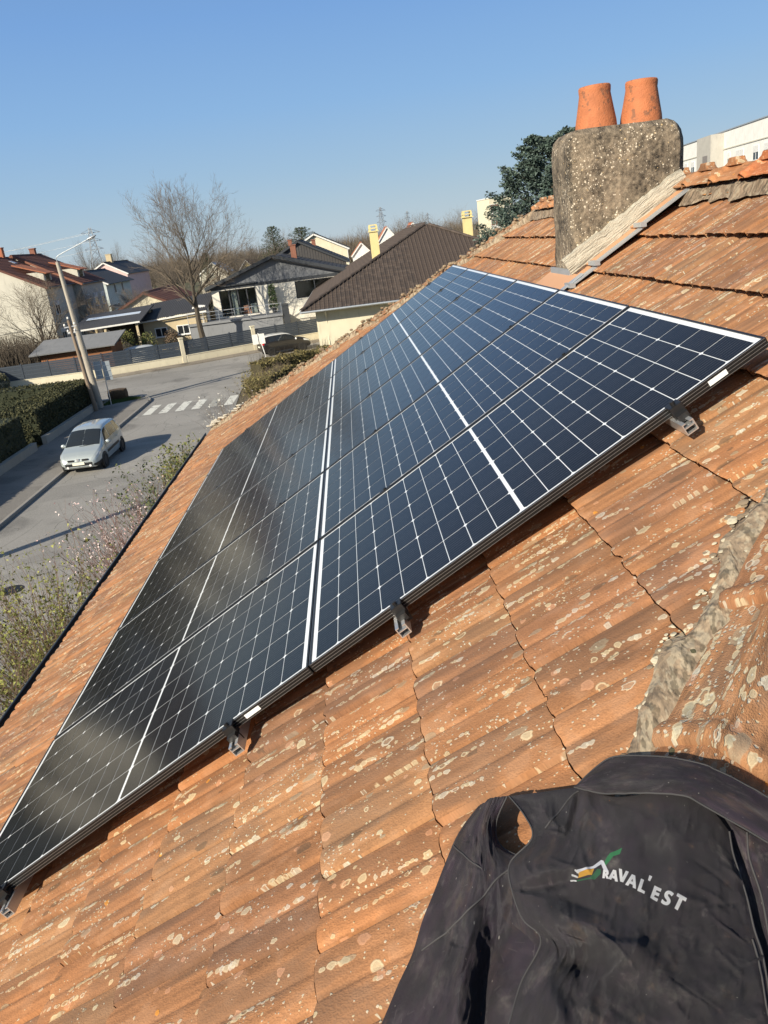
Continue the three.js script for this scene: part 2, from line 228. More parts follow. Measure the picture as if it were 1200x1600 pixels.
  for (let k = -2; k < 8; k++) for (let i = -30; i < 60; i++) { const a0 = i * TW + (k & 1) * 0.1, v0 = -0.012 + EXP * k; if (a0 + TW < v0 * C + 0.062 || a0 > 2 * XR - (v0 * C + 0.062) || a0 > 4) continue; cand.push({ u0: a0, v0, f: 1, s: 0, k }); }
  cand.sort((p, q) => q.s - p.s);
  const rest = [[], [], [], [], []];
  cand.forEach((t, i) => {
    const g = t.f ? tileGeo(ef, t.u0, t.v0, (v) => v * C + 0.062, (v) => 2 * XR - (v * C + 0.062), r, true) : tileGeo(rf, t.u0, t.v0, uNear, uFar, r, false), m = Math.floor(r() * 5);
    if (i < 300) piece('roof_tile', g, clayTints[m], roof); else rest[m].push(g);
  });
  rest.forEach((l, i) => { const o = part('roof_tiles_beyond', l, clayTints[i], roof, true); o.userData.kind = 'stuff'; });

  // --- hip and ridge tiles: angular cap with a round roll on its apex and a raised rim at the lower end
  function capGeo(L, hw, drop, seed) {
    const rr = rng(seed), prof = [[-1, -1], [-0.98, -0.9], [-0.8, -0.7], [-0.6, -0.49], [-0.4, -0.29], [-0.22, -0.12], [-0.14, 0.02], [-0.07, 0.12], [0, 0.15], [0.07, 0.12], [0.14, 0.02], [0.22, -0.12], [0.4, -0.29], [0.6, -0.49], [0.8, -0.7], [0.98, -0.9], [1, -1]];
    const zs = [[0, -0.012, 1], [0.002, 0.014, 1.05], [0.022, 0.022, 1.08], [0.046, 0.014, 1.05], [0.062, 0, 1], [0.1, 0, 1], [0.14, 0, 1], [0.19, -0.001, 0.98], [0.24, -0.002, 0.97], [0.3, -0.004, 0.96], [0.36, -0.006, 0.94], [L, -0.008, 0.92]], ou = rr() * 5;
    return gridGeo(prof.length - 1, zs.length - 1, (a, b) => { const q = prof[Math.round(a * (prof.length - 1))], w = zs[Math.round(b * (zs.length - 1))]; return V(q[0] * hw * w[2] + (rr() - 0.5) * 0.003, q[1] * drop + w[1] + (rr() - 0.5) * 0.0055, w[0]); }, (a, b) => [a * 0.36 + ou, zs[Math.round(b * (zs.length - 1))][0] + ou], false);
  }
  const caps = [capGeo(0.42, 0.112, 0.066, 1), capGeo(0.42, 0.115, 0.066, 2), capGeo(0.42, 0.11, 0.066, 3)];
  const lay = (p, dir, up, idx, m) => { const x = V().crossVectors(up, dir).normalize(), y = V().crossVectors(dir, x); const o = piece('ridge_tile', caps[idx % 3], m, roof); o.applyMatrix4(new THREE.Matrix4().makeBasis(x, y, dir).setPosition(p)); return o; };
  const hipP = (v) => V(v * C + 0.062, Y0 + v * S - 0.12 * C, KN - (v * C + 0.062)), hipF = (v) => V(v * C + 0.062, Y0 + v * S - 0.12 * C, v * C + 0.062 - KF);
  const dN = hipP(1).sub(hipP(0)), sN = dN.length(); dN.normalize();
  const dF = hipF(1).sub(hipF(0)).normalize();
  for (let i = 0, v = -2.9; v < 2.6; v += 0.355 / sN, i++) lay(hipP(v).add(V(0, 0.052, 0)), dN.clone().add(V((r() - 0.5) * 0.015, 0.02, (r() - 0.5) * 0.015)).normalize(), V(0, 1, 0), i, crustTints[i % 3]);
  for (let i = 0, v = -2.9; v < 2.6; v += 0.355 / sN, i++) lay(hipF(v).add(V(0, 0.05, 0)), dF.clone().add(V((r() - 0.5) * 0.03, 0.02, (r() - 0.5) * 0.03)).normalize(), V(0, 1, 0), i, crustTints[i % 3]);
  for (let i = 0, z = XR - KF + 0.1; z < KN - XR; z += 0.36, i++) { const o = lay(V(XR, YR + 0.09, z), V(0, 0.02, 1).normalize(), V(0, 1, 0), i, i > 12 && i < 15 ? redClay : clayTints[i % 5]); }
  // lugs on the ridge tiles (a short upstand at each joint)
  for (let z = XR - KF + 0.1, i = 0; z < KN - XR; z += 0.36, i++) part('ridge_lug', prism([[-0.1, 0], [0.1, 0], [0.065, 0.012], [0.045, 0.026], [0.036, 0.042], [-0.036, 0.042], [-0.045, 0.026], [-0.065, 0.012]], -0.03, 0.03, 0.008).rotateY(Math.PI / 2).translate(XR, YR + 0.097, z + 0.1), i > 12 && i < 15 ? redClay : clayTints[i % 5], roof);
  // mortar beds, lumpy, along hips and ridge
  const bed = (fn, n, w, h, seed, name = 'mortar_bed') => part(name, gridGeo(n * 2, 16, (a, b) => { const base = fn(a, b * 2 - 1); const q = 0.6 * n3(a * n * 0.5, b * 5, seed) + 0.4 * n3(a * n * 1.7, b * 14, seed + 1), m = Math.abs(b * 2 - 1), e = sst(1, 0.7, m) * (0.55 + 0.45 * sst(0.25, 0.6, m)); base.y += h * e * (0.2 + 1.5 * q) + 0.012 * e - 0.012; return base; }, (a, b) => [a * n * 0.05, b * w * 2], false), M.mortar, roof, true);
  const across = (P, b, w) => { const a = P.clone(); if (b < 0) { a.z += b * w; } else { a.x += b * w; } a.y -= Math.abs(b) * 0.0; return a; };
  bed((a, b) => { const wob = 1 + 0.45 * (n3(a * 60, b < 0 ? 3 : 9, 5) - 0.5); const p = hipP(lerp(-3, 2.74, a)); const w = (b < 0 ? 0.3 : 0.19) * wob * Math.abs(b); if (b < 0) { p.z -= w; } else { p.x += w; } return p; }, 150, 0.2, 0.034, 7);
  bed((a, b) => { const wob = 1 + 0.6 * (n3(a * 60, b < 0 ? 3 : 9, 15) - 0.5); const p = hipF(lerp(-3, 2.74, a)); const w = 0.2 * wob * Math.abs(b); if (b < 0) p.z += w; else p.x += w; return p; }, 150, 0.2, 0.06, 17);
  bed((a, b) => { const p = V(XR, YR + 0.02, lerp(XR - KF, KN - XR, a)), w = 0.125 * Math.abs(b) * (1 + 0.5 * (n3(a * 50, b < 0 ? 1 : 6, 25) - 0.5)); p.x += Math.sign(b) * w; p.y -= w * 0.6; return p; }, 140, 0.2, 0.035, 27).material = mat([0.62, 0.58, 0.55], { map: mortarMap, bumpMap: mortarBump, bumpScale: 0.02, roughness: 0.95 });
  // loose mortar lumps on the far hip
  const lumps = []; for (let i = 0; i < 260; i++) { const v = lerp(-3, 2.6, r()), p = hipF(v), s = 0.01 + r() * r() * 0.024, g = new THREE.IcosahedronGeometry(s, 1); const q = g.attributes.position; for (let j = 0; j < q.count; j++) { const k = 0.75 + 0.5 * n3(q.getX(j) * 40 + i, q.getY(j) * 40 + q.getZ(j) * 30, 3); q.setXYZ(j, q.getX(j) * k * 1.3, q.getY(j) * k * 0.8, q.getZ(j) * k); } g.computeVertexNormals(); g.translate(p.x + 0.05 * (r() - 0.5), p.y + 0.045 + r() * 0.05, p.z + 0.24 * (r() - 0.25)); lumps.push(g); }
  part('mortar_lumps', lumps, mat([0.66, 0.6, 0.53], { map: mortarMap, bumpMap: mortarBump, bumpScale: 0.02, roughness: 0.95 }), roof).userData.kind = 'stuff';
  const wl = []; for (let i = 0; i < 50; i++) { const v = lerp(-2.95, -1.75, r() * r()), p = hipF(v), q = 0.015 + r() * r() * 0.035, g = new THREE.IcosahedronGeometry(q, 1).scale(1.6, 0.4, 1.1); g.translate(p.x + 0.08 * (r() - 0.5), p.y + 0.07 + r() * 0.03, p.z + 0.2 * (r() - 0.1)); wl.push(g); }
  part('fresh_mortar', wl, mat([0.5, 0.45, 0.36], { bumpMap: mortarBump, bumpScale: 0.02 }), roof).userData.kind = 'stuff';
  // moss cushions on the near hip
  const moss = []; for (let i = 0; i < 46; i++) { const v = lerp(0.7, 1.5, r()), p = hipP(v), s = 0.005 + r() * r() * 0.016, b = -(0.07 + r() * 0.15); const g = new THREE.IcosahedronGeometry(s, 1); g.scale(1.3, 0.45, 1.1); g.translate(p.x, p.y + 0.052 - Math.abs(b) * 0.24, p.z + b); moss.push(g); }
  part('moss_cushions', moss, mat([0.062, 0.058, 0.03], { bumpMap: noiseBump, bumpScale: 0.01, roughness: 1 }), roof).userData.kind = 'stuff';

  // crusts of lichen and crumbled mortar along the near hip
  for (const [n, c, s0, sd, nm] of [[420, [0.5, 0.44, 0.32], 0.0025, 0.008, 'lichen_crust'], [380, [0.22, 0.165, 0.11], 0.003, 0.010, 'mortar_crumbs']]) {
    const q = rng(n), L = []; for (let i = 0; i < n; i++) { const v = lerp(0.55, 1.75, q()), P = hipP(v), b = -(0.03 + 0.3 * q()), z = s0 + q() * q() * sd, g = new THREE.IcosahedronGeometry(z, 1), a = g.attributes.position; for (let j = 0; j < a.count; j++) { const k = 0.6 + 0.8 * n3(a.getX(j) * 160 + i, a.getY(j) * 160 + a.getZ(j) * 120, 3); a.setXYZ(j, a.getX(j) * k * 1.4, a.getY(j) * k * 0.32, a.getZ(j) * k * 1.4); } g.computeVertexNormals(); g.rotateZ(0.4).translate(P.x, P.y + (b > -0.15 ? 0.052 + b * 0.42 : 0.02 + (b + 0.15) * 0.12) + 0.006 * q(), P.z + b); L.push(g); }
    part(nm, L, mat(c, { bumpMap: mortarBump, bumpScale: 0.01, roughness: 1 }), roof).userData.kind = 'stuff';
  }
  // --- chimney
  const chim = part('chimney', (() => {
    const x0 = 1.715, x1 = 2.43, z0 = -3.33, z1 = -2.85, yb = 7.2, yt = 8.455, nx = 14, ny = 22, nz = 10, geos = [];
    const wob = (p, s) => { p.x += (n3(p.y * 7, p.z * 7, s) - 0.5) * 0.014; p.z += (n3(p.y * 7, p.x * 7, s + 3) - 0.5) * 0.014; p.y += (n3(p.x * 9, p.z * 9, s + 5) - 0.5) * 0.012; return p; };
    const rnd = (p) => { const R = 0.12, cx = clamp(p.x, x0 + R * 0.45, x1 - R), cz = clamp(p.z, z0 + 0.054, z1 - 0.054), cy = Math.min(p.y, yt - R); const d = V((p.x - cx) / (p.x < cx ? 0.45 : 1), p.y - cy, (p.z - cz) / 0.45); const L = d.length(); if (L > R) d.multiplyScalar(R / L); return wob(V(cx + d.x * (p.x < cx ? 0.45 : 1), cy + d.y, cz + d.z * 0.45), 3); };
    const face = (f, a, b) => geos.push(gridGeo(a, b, (i, j) => rnd(f(i, j))));
    face((i, j) => V(lerp(x0, x1, i), lerp(yb, yt, j), z1), nx, ny); face((i, j) => V(lerp(x1, x0, i), lerp(yb, yt, j), z0), nx, ny);
    face((i, j) => V(x0, lerp(yb, yt, j), lerp(z0, z1, i)), nz, ny); face((i, j) => V(x1, lerp(yb, yt, j), lerp(z1, z0, i)), nz, ny);
    face((i, j) => V(lerp(x0, x1, i), yt, lerp(z1, z0, j)), nx, nz); return geos;
  })(), M.chimney, house);
  const potProf = (h, r0, r1) => [[r0 * 1.02, 0], [r0, 0.02], [r0 * 0.97, 0.06], [lerp(r0, r1, 0.5), h * 0.5], [r1 * 1.02, h - 0.045], [r1 * 1.04, h - 0.03], [r1 * 1.05, h - 0.01], [r1, h], [r1 - 0.016, h - 0.004], [r1 - 0.018, h * 0.3]].map((p) => new THREE.Vector2(...p));
  for (const [x, z, tx] of [[1.952, -3.08, 0.02], [2.235, -3.08, -0.02]]) part('chimney_pot', new THREE.LatheGeometry(potProf(0.262, 0.128, 0.093), 28).rotateZ(tx).translate(x, 8.44, z), M.pot, chim);
  // sloping mortar skirt along the near face
  const along = (v, n, dz) => { const p = rf(2.85, v, n); p.z = -2.85 + dz; return p; };
  const sk = gridGeo(80, 10, (a, b) => { const v = lerp(1.925, 2.80, a), h = 0.108 + 0.012 * n3(a * 9, 2, 6), k = clamp((b - 0.15) / 0.7), n = -0.088 + h * k + (b > 0.5 ? 0.02 * (n3(a * 26, 1, 8) - 0.5) : 0); return along(v, n, b < 0.05 || b > 0.95 ? -0.012 : 0.024 + 0.012 * (1 - k) + 0.012 * (n3(a * 22, b * 5, 4) - 0.5)); }, (a, b) => [a * 1.5, b]);
  part('mortar_skirt', sk, M.skirt, chim, true);
  part('lead_apron', [bar(V(1.70, 7.60, -2.86), V(1.70, 7.60, -3.34), 0.02, 0.1), bar(V(1.70, 7.605, -2.838), V(1.83, 7.655, -2.838), 0.016, 0.09)], M.zinc, chim);
  // stepped zinc soakers and the clay coloured flashing strip
  const strip = (v0, v1, z0, z1, n, m, nm) => part(nm, slab([along(v0, n, z0), along(v1, n, z0), along(v1, n, z1), along(v0, n, z1)].reverse(), 0.008), m, chim);
  const paint = mat([0.56, 0.31, 0.17], { roughness: 0.6, map: plasterMap });
  for (const [a, b, n] of [[1.84, 2.06, -0.1], [2.03, 2.40, -0.082], [2.37, 2.74, -0.068]]) { strip(a, b, 0.0, 0.165, n, paint, 'painted_flashing'); const q = strip(a, b, 0.163, 0.235, n + 0.006, M.zinc, 'zinc_flashing'); part('turned_end', bar(along(a + 0.012, n + 0.004, 0.12), along(a + 0.012, n + 0.004, 0.25), 0.034, 0.026, V(0, 1, 0)), M.zinc, chim); }
  part('painted_apron', [slab([along(1.76, -0.1, 0.16), along(1.76, -0.1, -0.52), along(1.94, -0.096, -0.52), along(1.94, -0.096, 0.16)], 0.01)], paint, chim);
  part('zinc_apron_strip', [slab([along(1.765, -0.094, 0.205), along(1.765, -0.094, 0.155), along(1.95, -0.09, 0.155), along(1.95, -0.09, 0.205)], 0.008)], M.zinc, chim);
}

// ---------------------------------------------------------------- solar panels: two rows of six
const PW = 1.134, PL = 1.722, GAP = 0.02, FT = 0.032;
{
  const cellTex = (() => { const c = colTex(512, 0, (x, y) => { const f = Math.abs(((x * 11 + 0.5) % 1) - 0.5) < 0.05 ? 1 : 0, k = 0.9 + 0.2 * vn(x * 6, y * 3, 6, 3, 5); return [lerp(0.0075, 0.07, f) * k, lerp(0.007, 0.068, f) * k, lerp(0.0072, 0.068, f) * k]; }, 256); return c; })();
  const cellMat = [1, 0.86, 1.18].map((k) => new THREE.MeshPhysicalMaterial({ color: rgb(k, k, k), map: cellTex, roughness: 0.14, ior: 1.29, side: THREE.DoubleSide }));
  const cw = 0.1788, ch = 0.0893, ck = 0.0075;                        // half-cut cell, two clipped corners
  const sh = (up) => { const s = new THREE.Shape(), y = up ? 1 : -1, w = cw / 2, h = ch / 2; s.moveTo(-w, -h * y); s.lineTo(w, -h * y); s.lineTo(w, (h - ck) * y); s.lineTo(w - ck, h * y); s.lineTo(-w + ck, h * y); s.lineTo(-w, (h - ck) * y); s.closePath(); const g = new THREE.ShapeGeometry(s); const p = g.attributes.position, uv = g.attributes.uv; for (let i = 0; i < p.count; i++) uv.setXY(i, p.getX(i) / cw + 0.5, p.getY(i) / ch + 0.5); return g.rotateX(-Math.PI / 2); };
  const cells = [sh(true), sh(false)];
  const proto = new THREE.Group(); proto.name = 'solar_panel';
  // local: x along u (0..PW), y = normal, z = -v (0..-PL); origin at the lower near corner on the roof side of the frame
  const fw = 0.0078;
  const fr = part('frame', [span(0, PW, 0, FT, 0, -fw), span(0, PW, 0, FT, -PL, -PL + fw), span(0, fw, 0, FT, -fw, -PL + fw), span(PW - fw, PW, 0, FT, -fw, -PL + fw)], M.frame, proto);
  part('frame_edge', [0.0006, 0.011, 0.021, FT - 0.0014].flatMap((y) => [span(-0.0012, -0.0002, y, y + 0.0012, -0.004, -PL + 0.004), span(0.004, PW - 0.004, y, y + 0.0012, 0.0002, 0.0012)]), M.frameEdge, fr);
  part('backsheet', span(fw, PW - fw, FT - 0.012, FT - 0.003, -fw, -PL + fw), M.backsheet, proto);
  const du = 0.1825, dv = 0.0921, mu = (PW - 6 * du) / 2 + du / 2, edge = 0.019;
  for (let j = 0; j < 18; j++) for (let i = 0; i < 6; i++) {
    const o = piece('solar_cell', cells[j & 1], cellMat[(i * 7 + j * 5) % 11 === 0 ? 1 : (i * 3 + j * 11) % 13 === 0 ? 2 : 0], proto);
    o.position.set(mu + i * du, FT - 0.0022, -(j < 9 ? 0.0265 + dv / 2 + j * dv : PL - 0.0265 - dv / 2 - (17 - j) * dv));
  }
  const midClamp = (v) => part('clamp', [span(PW - 0.006, PW + 0.018, FT - 0.01, FT + 0.004, -v + 0.03, -v - 0.03), cyl(0.007, 0.007, 0.014, PW + GAP / 2 - 0.004, FT + 0.004, -v, 8)], M.black, proto);
  midClamp(0.39); midClamp(1.38);
  const basis = new THREE.Matrix4().makeBasis(V(0, 0, -1), V(-S, C, 0), V(-C, -S, 0).clone());
  const nth = ['nearest to the camera', 'second from the near edge', 'third from the near edge', 'fourth from the near edge', 'fifth from the near edge', 'farthest from the camera'];
  for (const row of [0, 1]) for (let k = 0; k < 6; k++) {
    const c = proto.clone(); c.name = numbered('solar_panel');
    c.userData = { label: `black framed solar panel in the ${row ? 'upper row by the chimney' : 'lower row by the gutter'}, ${nth[k]}`, category: 'solar panel', group: 'solar panels on the tile roof' };
    c.applyMatrix4(basis.clone().setPosition(rf(k * (PW + GAP), row ? 0.003 : -PL - 0.003, -FT)));
    scene.add(c);
    if (k === 0) {
      const s0 = row ? 1.52 : 1.44; part('rating_sticker', span(-0.0028, -0.0014, 0.008, 0.024, -s0, -s0 - 0.062), M.sticker, c);
      for (const v of row ? [0.36, 1.40] : [0.31, 1.38]) part('end_clamp', [span(-0.032, 0.007, FT - 0.004, FT + 0.004, -v + 0.02, -v - 0.02), span(-0.034, -0.028, -0.03, FT + 0.004, -v + 0.02, -v - 0.02), span(-0.055, -0.002, -0.012, 0.012, -v + 0.017, -v - 0.017), cyl(0.0075, 0.0075, 0.016, -0.017, FT + 0.008, -v, 8)], M.black, c);
    }
  }
  // aluminium rails below, hollow at their ends
  const rails = [[-1.405, 'lowest rail, its end showing at the left picture edge'], [-0.345, 'rail under the middle of the lower panel row, its end beside the sticker'], [0.345, 'rail just above the gap between the panel rows'], [1.395, 'topmost rail, its end near the chimney side of the panels']];
  for (const [v, lab] of rails) {
    const w = 0.038, h = 0.034, t = 0.0035, L = 7.05, x0 = -0.085, n0 = -FT - 0.005;
    const o = thing('mounting_rail', 'bare aluminium ' + lab, 'rail', undefined, 0, 'mounting rails under the solar panels');
    o.applyMatrix4(basis.clone().setPosition(rf(0, v, n0)));
    part('rail_profile', [span(x0, x0 + L, -t, 0, -w / 2, -w / 2 + 0.012), span(x0, x0 + L, -t, 0, w / 2 - 0.012, w / 2), span(x0, x0 + L, -h, -t, -w / 2, -w / 2 + t), span(x0, x0 + L, -h, -t, w / 2 - t, w / 2), span(x0, x0 + L, -h - t, -h, -w / 2, w / 2), span(x0, x0 + L, -h * 0.42 - t, -h * 0.42, -w / 2 + t, w / 2 - t)], M.aluminium, o);
    for (let k = 0; k < 6; k++) part('roof_hook', [span(0.35 + k * 1.2, 0.38 + k * 1.2, -0.1, -h - t - 0.001, -0.02, 0.015), span(0.35 + k * 1.2, 0.38 + k * 1.2, -0.105, -0.1, -0.02, -0.2)], M.aluminium, o);
  }
}

// ---------------------------------------------------------------- work jacket lying over the near hip
{
  const grids = { body: [[[0.478,6.934,1.008],[0.539,6.971,1.051],[0.598,6.996,1.083],[0.639,7.034,1.161],[0.699,7.097,1.239],[0.753,7.088,1.272],[0.78,7.053,1.292]],[[0.492,6.957,1.092],[0.535,6.973,1.118],[0.587,6.992,1.141],[0.63,7.043,1.224],[0.681,7.08,1.283],[0.735,7.068,1.301],[0.775,7.036,1.314]],[[0.493,6.958,1.15],[0.526,6.974,1.174],[0.569,6.986,1.203],[0.61,7.041,1.283],[0.667,7.061,1.321],[0.728,7.046,1.329],[0.774,7.018,1.334]],[[0.447,6.925,1.169],[0.487,6.961,1.216],[0.54,6.991,1.268],[0.593,7.034,1.333],[0.652,7.038,1.359],[0.719,7.024,1.363],[0.774,6.995,1.362]],[[0.439,6.921,1.224],[0.483,6.958,1.278],[0.532,6.976,1.311],[0.58,7.018,1.371],[0.638,7.014,1.394],[0.708,6.995,1.398],[0.77,6.97,1.397]],[[0.445,6.916,1.281],[0.474,6.967,1.336],[0.513,7.003,1.381],[0.565,7.01,1.413],[0.628,6.994,1.419],[0.702,6.975,1.424],[0.769,6.951,1.424]],[[0.464,6.922,1.33],[0.488,6.951,1.377],[0.521,6.966,1.4],[0.558,7.01,1.449],[0.622,6.978,1.447],[0.699,6.958,1.452],[0.763,6.933,1.451]],[[0.421,6.898,1.377],[0.455,6.946,1.427],[0.497,6.959,1.449],[0.552,6.965,1.462],[0.616,6.959,1.475],[0.692,6.941,1.477],[0.757,6.917,1.477]],[[0.39,6.884,1.43],[0.434,6.937,1.476],[0.484,6.948,1.491],[0.544,6.945,1.497],[0.615,6.928,1.499],[0.684,6.918,1.505],[0.753,6.901,1.503]],[[0.339,6.859,1.516],[0.396,6.908,1.556],[0.462,6.904,1.562],[0.521,6.893,1.562],[0.589,6.881,1.563],[0.665,6.873,1.567],[0.734,6.862,1.568]]], sleeve: [[[0.425,6.845,0.921],[0.435,6.878,0.953],[0.447,6.905,0.977],[0.46,6.922,0.994],[0.475,6.933,1.006]],[[0.377,6.816,0.955],[0.395,6.865,1.009],[0.416,6.892,1.033],[0.432,6.901,1.039],[0.446,6.895,1.032]],[[0.345,6.797,1.001],[0.375,6.852,1.056],[0.403,6.889,1.092],[0.427,6.899,1.099],[0.447,6.886,1.088]],[[0.311,6.776,1.058],[0.352,6.839,1.119],[0.392,6.883,1.154],[0.432,6.902,1.165],[0.513,6.926,1.196]],[[0.278,6.756,1.111],[0.326,6.822,1.173],[0.371,6.869,1.21],[0.427,6.883,1.217],[0.526,6.931,1.272]],[[0.253,6.742,1.166],[0.306,6.811,1.227],[0.355,6.86,1.271],[0.415,6.851,1.266],[0.515,6.942,1.367]],[[0.22,6.721,1.211],[0.282,6.796,1.281],[0.335,6.848,1.324],[0.387,6.835,1.321],[0.489,6.931,1.424]],[[0.186,6.701,1.264],[0.254,6.779,1.332],[0.315,6.835,1.383],[0.365,6.825,1.383],[0.466,6.917,1.471]],[[0.121,6.662,1.36],[0.197,6.745,1.424],[0.267,6.806,1.473],[0.323,6.81,1.482],[0.427,6.885,1.545]]], collar: [[[0.588,7.005,1.092],[0.661,7.035,1.061],[0.707,7.085,1.13],[0.754,7.125,1.208],[0.806,7.107,1.234],[0.879,7.062,1.259]],[[0.585,7.014,1.099],[0.639,7.05,1.111],[0.687,7.108,1.186],[0.739,7.133,1.242],[0.793,7.107,1.262],[0.864,7.062,1.288]],[[0.584,7.013,1.099],[0.622,7.053,1.145],[0.668,7.115,1.224],[0.721,7.134,1.266],[0.768,7.111,1.282],[0.85,7.055,1.314]],[[0.586,7.009,1.096],[0.617,7.039,1.155],[0.658,7.1,1.235],[0.709,7.119,1.273],[0.741,7.103,1.287],[0.845,7.036,1.326]],[[0.592,6.993,1.08],[0.625,7.016,1.127],[0.668,7.077,1.207],[0.717,7.104,1.253],[0.749,7.091,1.27],[0.856,7.023,1.308]]], side: [[[0.744,7.082,1.245],[0.777,7.062,1.266],[0.804,7.047,1.287],[0.83,7.031,1.297],[0.862,7.014,1.306]],[[0.762,7.027,1.289],[0.79,7.017,1.296],[0.799,7.017,1.311],[0.821,7.012,1.317],[0.858,6.995,1.326]],[[0.76,6.989,1.329],[0.782,6.98,1.336],[0.8,6.98,1.351],[0.816,6.977,1.358],[0.85,6.968,1.36]],[[0.758,6.938,1.389],[0.779,6.935,1.395],[0.789,6.943,1.404],[0.806,6.944,1.408],[0.834,6.937,1.411]],[[0.736,6.88,1.475],[0.753,6.881,1.478],[0.767,6.891,1.487],[0.783,6.893,1.491],[0.81,6.888,1.491]]] };
  const cr = (a, b, c, d, t) => 0.5 * (2 * b + (c - a) * t + (2 * a - 5 * b + 4 * c - d) * t * t + (3 * b - a - 3 * c + d) * t * t * t);
  const surf = (G) => { const nr = G.length - 1, nc = G[0].length - 1, at = (i, j) => G[clamp(i, 0, nr)][clamp(j, 0, nc)]; return (s, t) => { const y = t * nr, x = s * nc, i = Math.min(nr - 1, Math.floor(y)), j = Math.min(nc - 1, Math.floor(x)), fy = y - i, fx = x - j, q = []; for (let c = 0; c < 3; c++) { const row = (k) => cr(at(k, j - 1)[c], at(k, j)[c], at(k, j + 1)[c], at(k, j + 2)[c], fx); q.push(cr(row(i - 1), row(i), row(i + 1), row(i + 2), fy)); } return V(...q); }; };
  // colour: worn charcoal cotton, dust, plaster smears, the print
  const cv = document.createElement('canvas'); cv.width = cv.height = 2048; const x = cv.getContext('2d'), r = rng(31);
  function cloth(ctx, N, seed, dirt) {
    const q = rng(seed); ctx.fillStyle = 'rgb(46,42,47)'; ctx.fillRect(0, 0, N, N);
    for (let i = 0; i < 2600; i++) { const v = 24 + q() * 48; ctx.globalAlpha = 0.045; ctx.fillStyle = `rgb(${v},${v - 4},${v + 1})`; ctx.beginPath(); ctx.ellipse(q() * N, q() * N, 20 + q() * 120, 10 + q() * 70, q() * 3.1, 0, 6.29); ctx.fill(); }
    for (let i = 0; i < dirt; i++) { const X = q() * N, Y = q() * N, n = 8 + q() * 34, w = 30 + q() * 150, br = q() < 0.3; for (let k = 0; k < n; k++) { ctx.globalAlpha = 0.02 + q() * 0.055; ctx.fillStyle = br ? 'rgb(132,100,76)' : 'rgb(150,144,134)'; ctx.beginPath(); ctx.ellipse(X + (q() - 0.5) * w, Y + (q() - 0.5) * w, 4 + q() * w * 0.4, 3 + q() * w * 0.25, q() * 3, 0, 6.29); ctx.fill(); } }
    for (let i = 0; i < 220; i++) { ctx.globalAlpha = 0.12 + q() * 0.3; ctx.strokeStyle = 'rgb(140,136,128)'; ctx.lineWidth = 1 + q() * 2.5; const X = q() * N, Y = q() * N, a = q() * 6.3, l = 4 + q() * 34; ctx.beginPath(); ctx.moveTo(X, Y); ctx.lineTo(X + Math.cos(a) * l, Y + Math.sin(a) * l); ctx.stroke(); }
    for (let i = 0; i < 24; i++) { ctx.globalAlpha = 0.5 + q() * 0.4; ctx.fillStyle = q() < 0.75 ? 'rgb(196,192,182)' : 'rgb(176,96,52)'; ctx.beginPath(); ctx.ellipse(q() * N, q() * N, 2 + q() * 6, 1.5 + q() * 3, q() * 3, 0, 6.29); ctx.fill(); }
    ctx.globalAlpha = 1;
  }
  cloth(x, 2048, 5, 90);
  x.lineCap = 'round'; x.lineJoin = 'round';
  const poly = (c, pts) => { x.fillStyle = c; x.beginPath(); pts.forEach((p, i) => i ? x.lineTo(...p) : x.moveTo(...p)); x.closePath(); x.fill(); };
  poly('#2f7d4e', [[1030, 470], [1012, 520], [960, 545], [925, 600], [898, 640], [893, 612], [912, 560], [935, 525]]);
  poly('#d9dbe4', [[870, 588], [888, 592], [932, 668], [902, 676], [872, 622], [826, 664], [690, 722], [676, 705], [812, 650]]);
  poly('#e7ab3c', [[700, 716], [822, 668], [806, 722], [688, 752], [704, 736]]);
  poly('#2c6a48', [[822, 702], [846, 664], [872, 660], [872, 694], [826, 748], [690, 776], [672, 770], [790, 744]]);
  x.strokeStyle = '#dcdde2'; x.lineWidth = 13; for (const [a, b, c, d] of [[676, 706, 700, 714], [650, 738, 690, 744], [634, 774, 676, 774]]) { x.beginPath(); x.moveTo(a, b); x.lineTo(c, d); x.stroke(); }
  const letters = [['R', 908, 694, 84, 6], ['A', 968, 692, 106, 8], ['V', 1034, 690, 122, 10], ['A', 1104, 716, 128, 14], ['L', 1182, 742, 134, 17], ["'", 1232, 700, 134, 20], ['E', 1286, 776, 134, 20], ['S', 1372, 802, 138, 23], ['T', 1456, 826, 140, 25]];
  x.textAlign = 'center'; x.textBaseline = 'middle'; x.fillStyle = '#e9e9ec'; x.strokeStyle = '#e9e9ec';
  for (const [ch, X, Y, sz, rot] of letters) { x.save(); x.translate(X, Y); x.rotate(rot * Math.PI / 180); x.font = `bold ${sz}px sans-serif`; x.scale(0.92, 1); x.fillText(ch, 0, 0); x.lineWidth = 7; x.strokeText(ch, 0, 0); x.restore(); }
  const tBody = new THREE.CanvasTexture(cv); tBody.colorSpace = THREE.SRGBColorSpace; tBody.flipY = false; tBody.anisotropy = 8;
  const cv2 = document.createElement('canvas'); cv2.width = cv2.height = 1024; cloth(cv2.getContext('2d'), 1024, 9, 60); const tCloth = new THREE.CanvasTexture(cv2); tCloth.colorSpace = THREE.SRGBColorSpace; tCloth.flipY = false;
  const weave = greyTex(512, 14, (a, b) => 0.5 + 0.25 * Math.sin((a + b) * 2 * Math.PI * 40) + 0.3 * (fbm(a * 30, b * 30, 30, 30, 4, 3) - 0.5));
  const mk = (map) => new THREE.MeshPhysicalMaterial({ map, roughness: 0.95, bumpMap: weave, bumpScale: 0.002, sheen: 0.12, sheenRoughness: 0.6, sheenColor: rgb(0.35, 0.35, 0.38), side: THREE.DoubleSide });
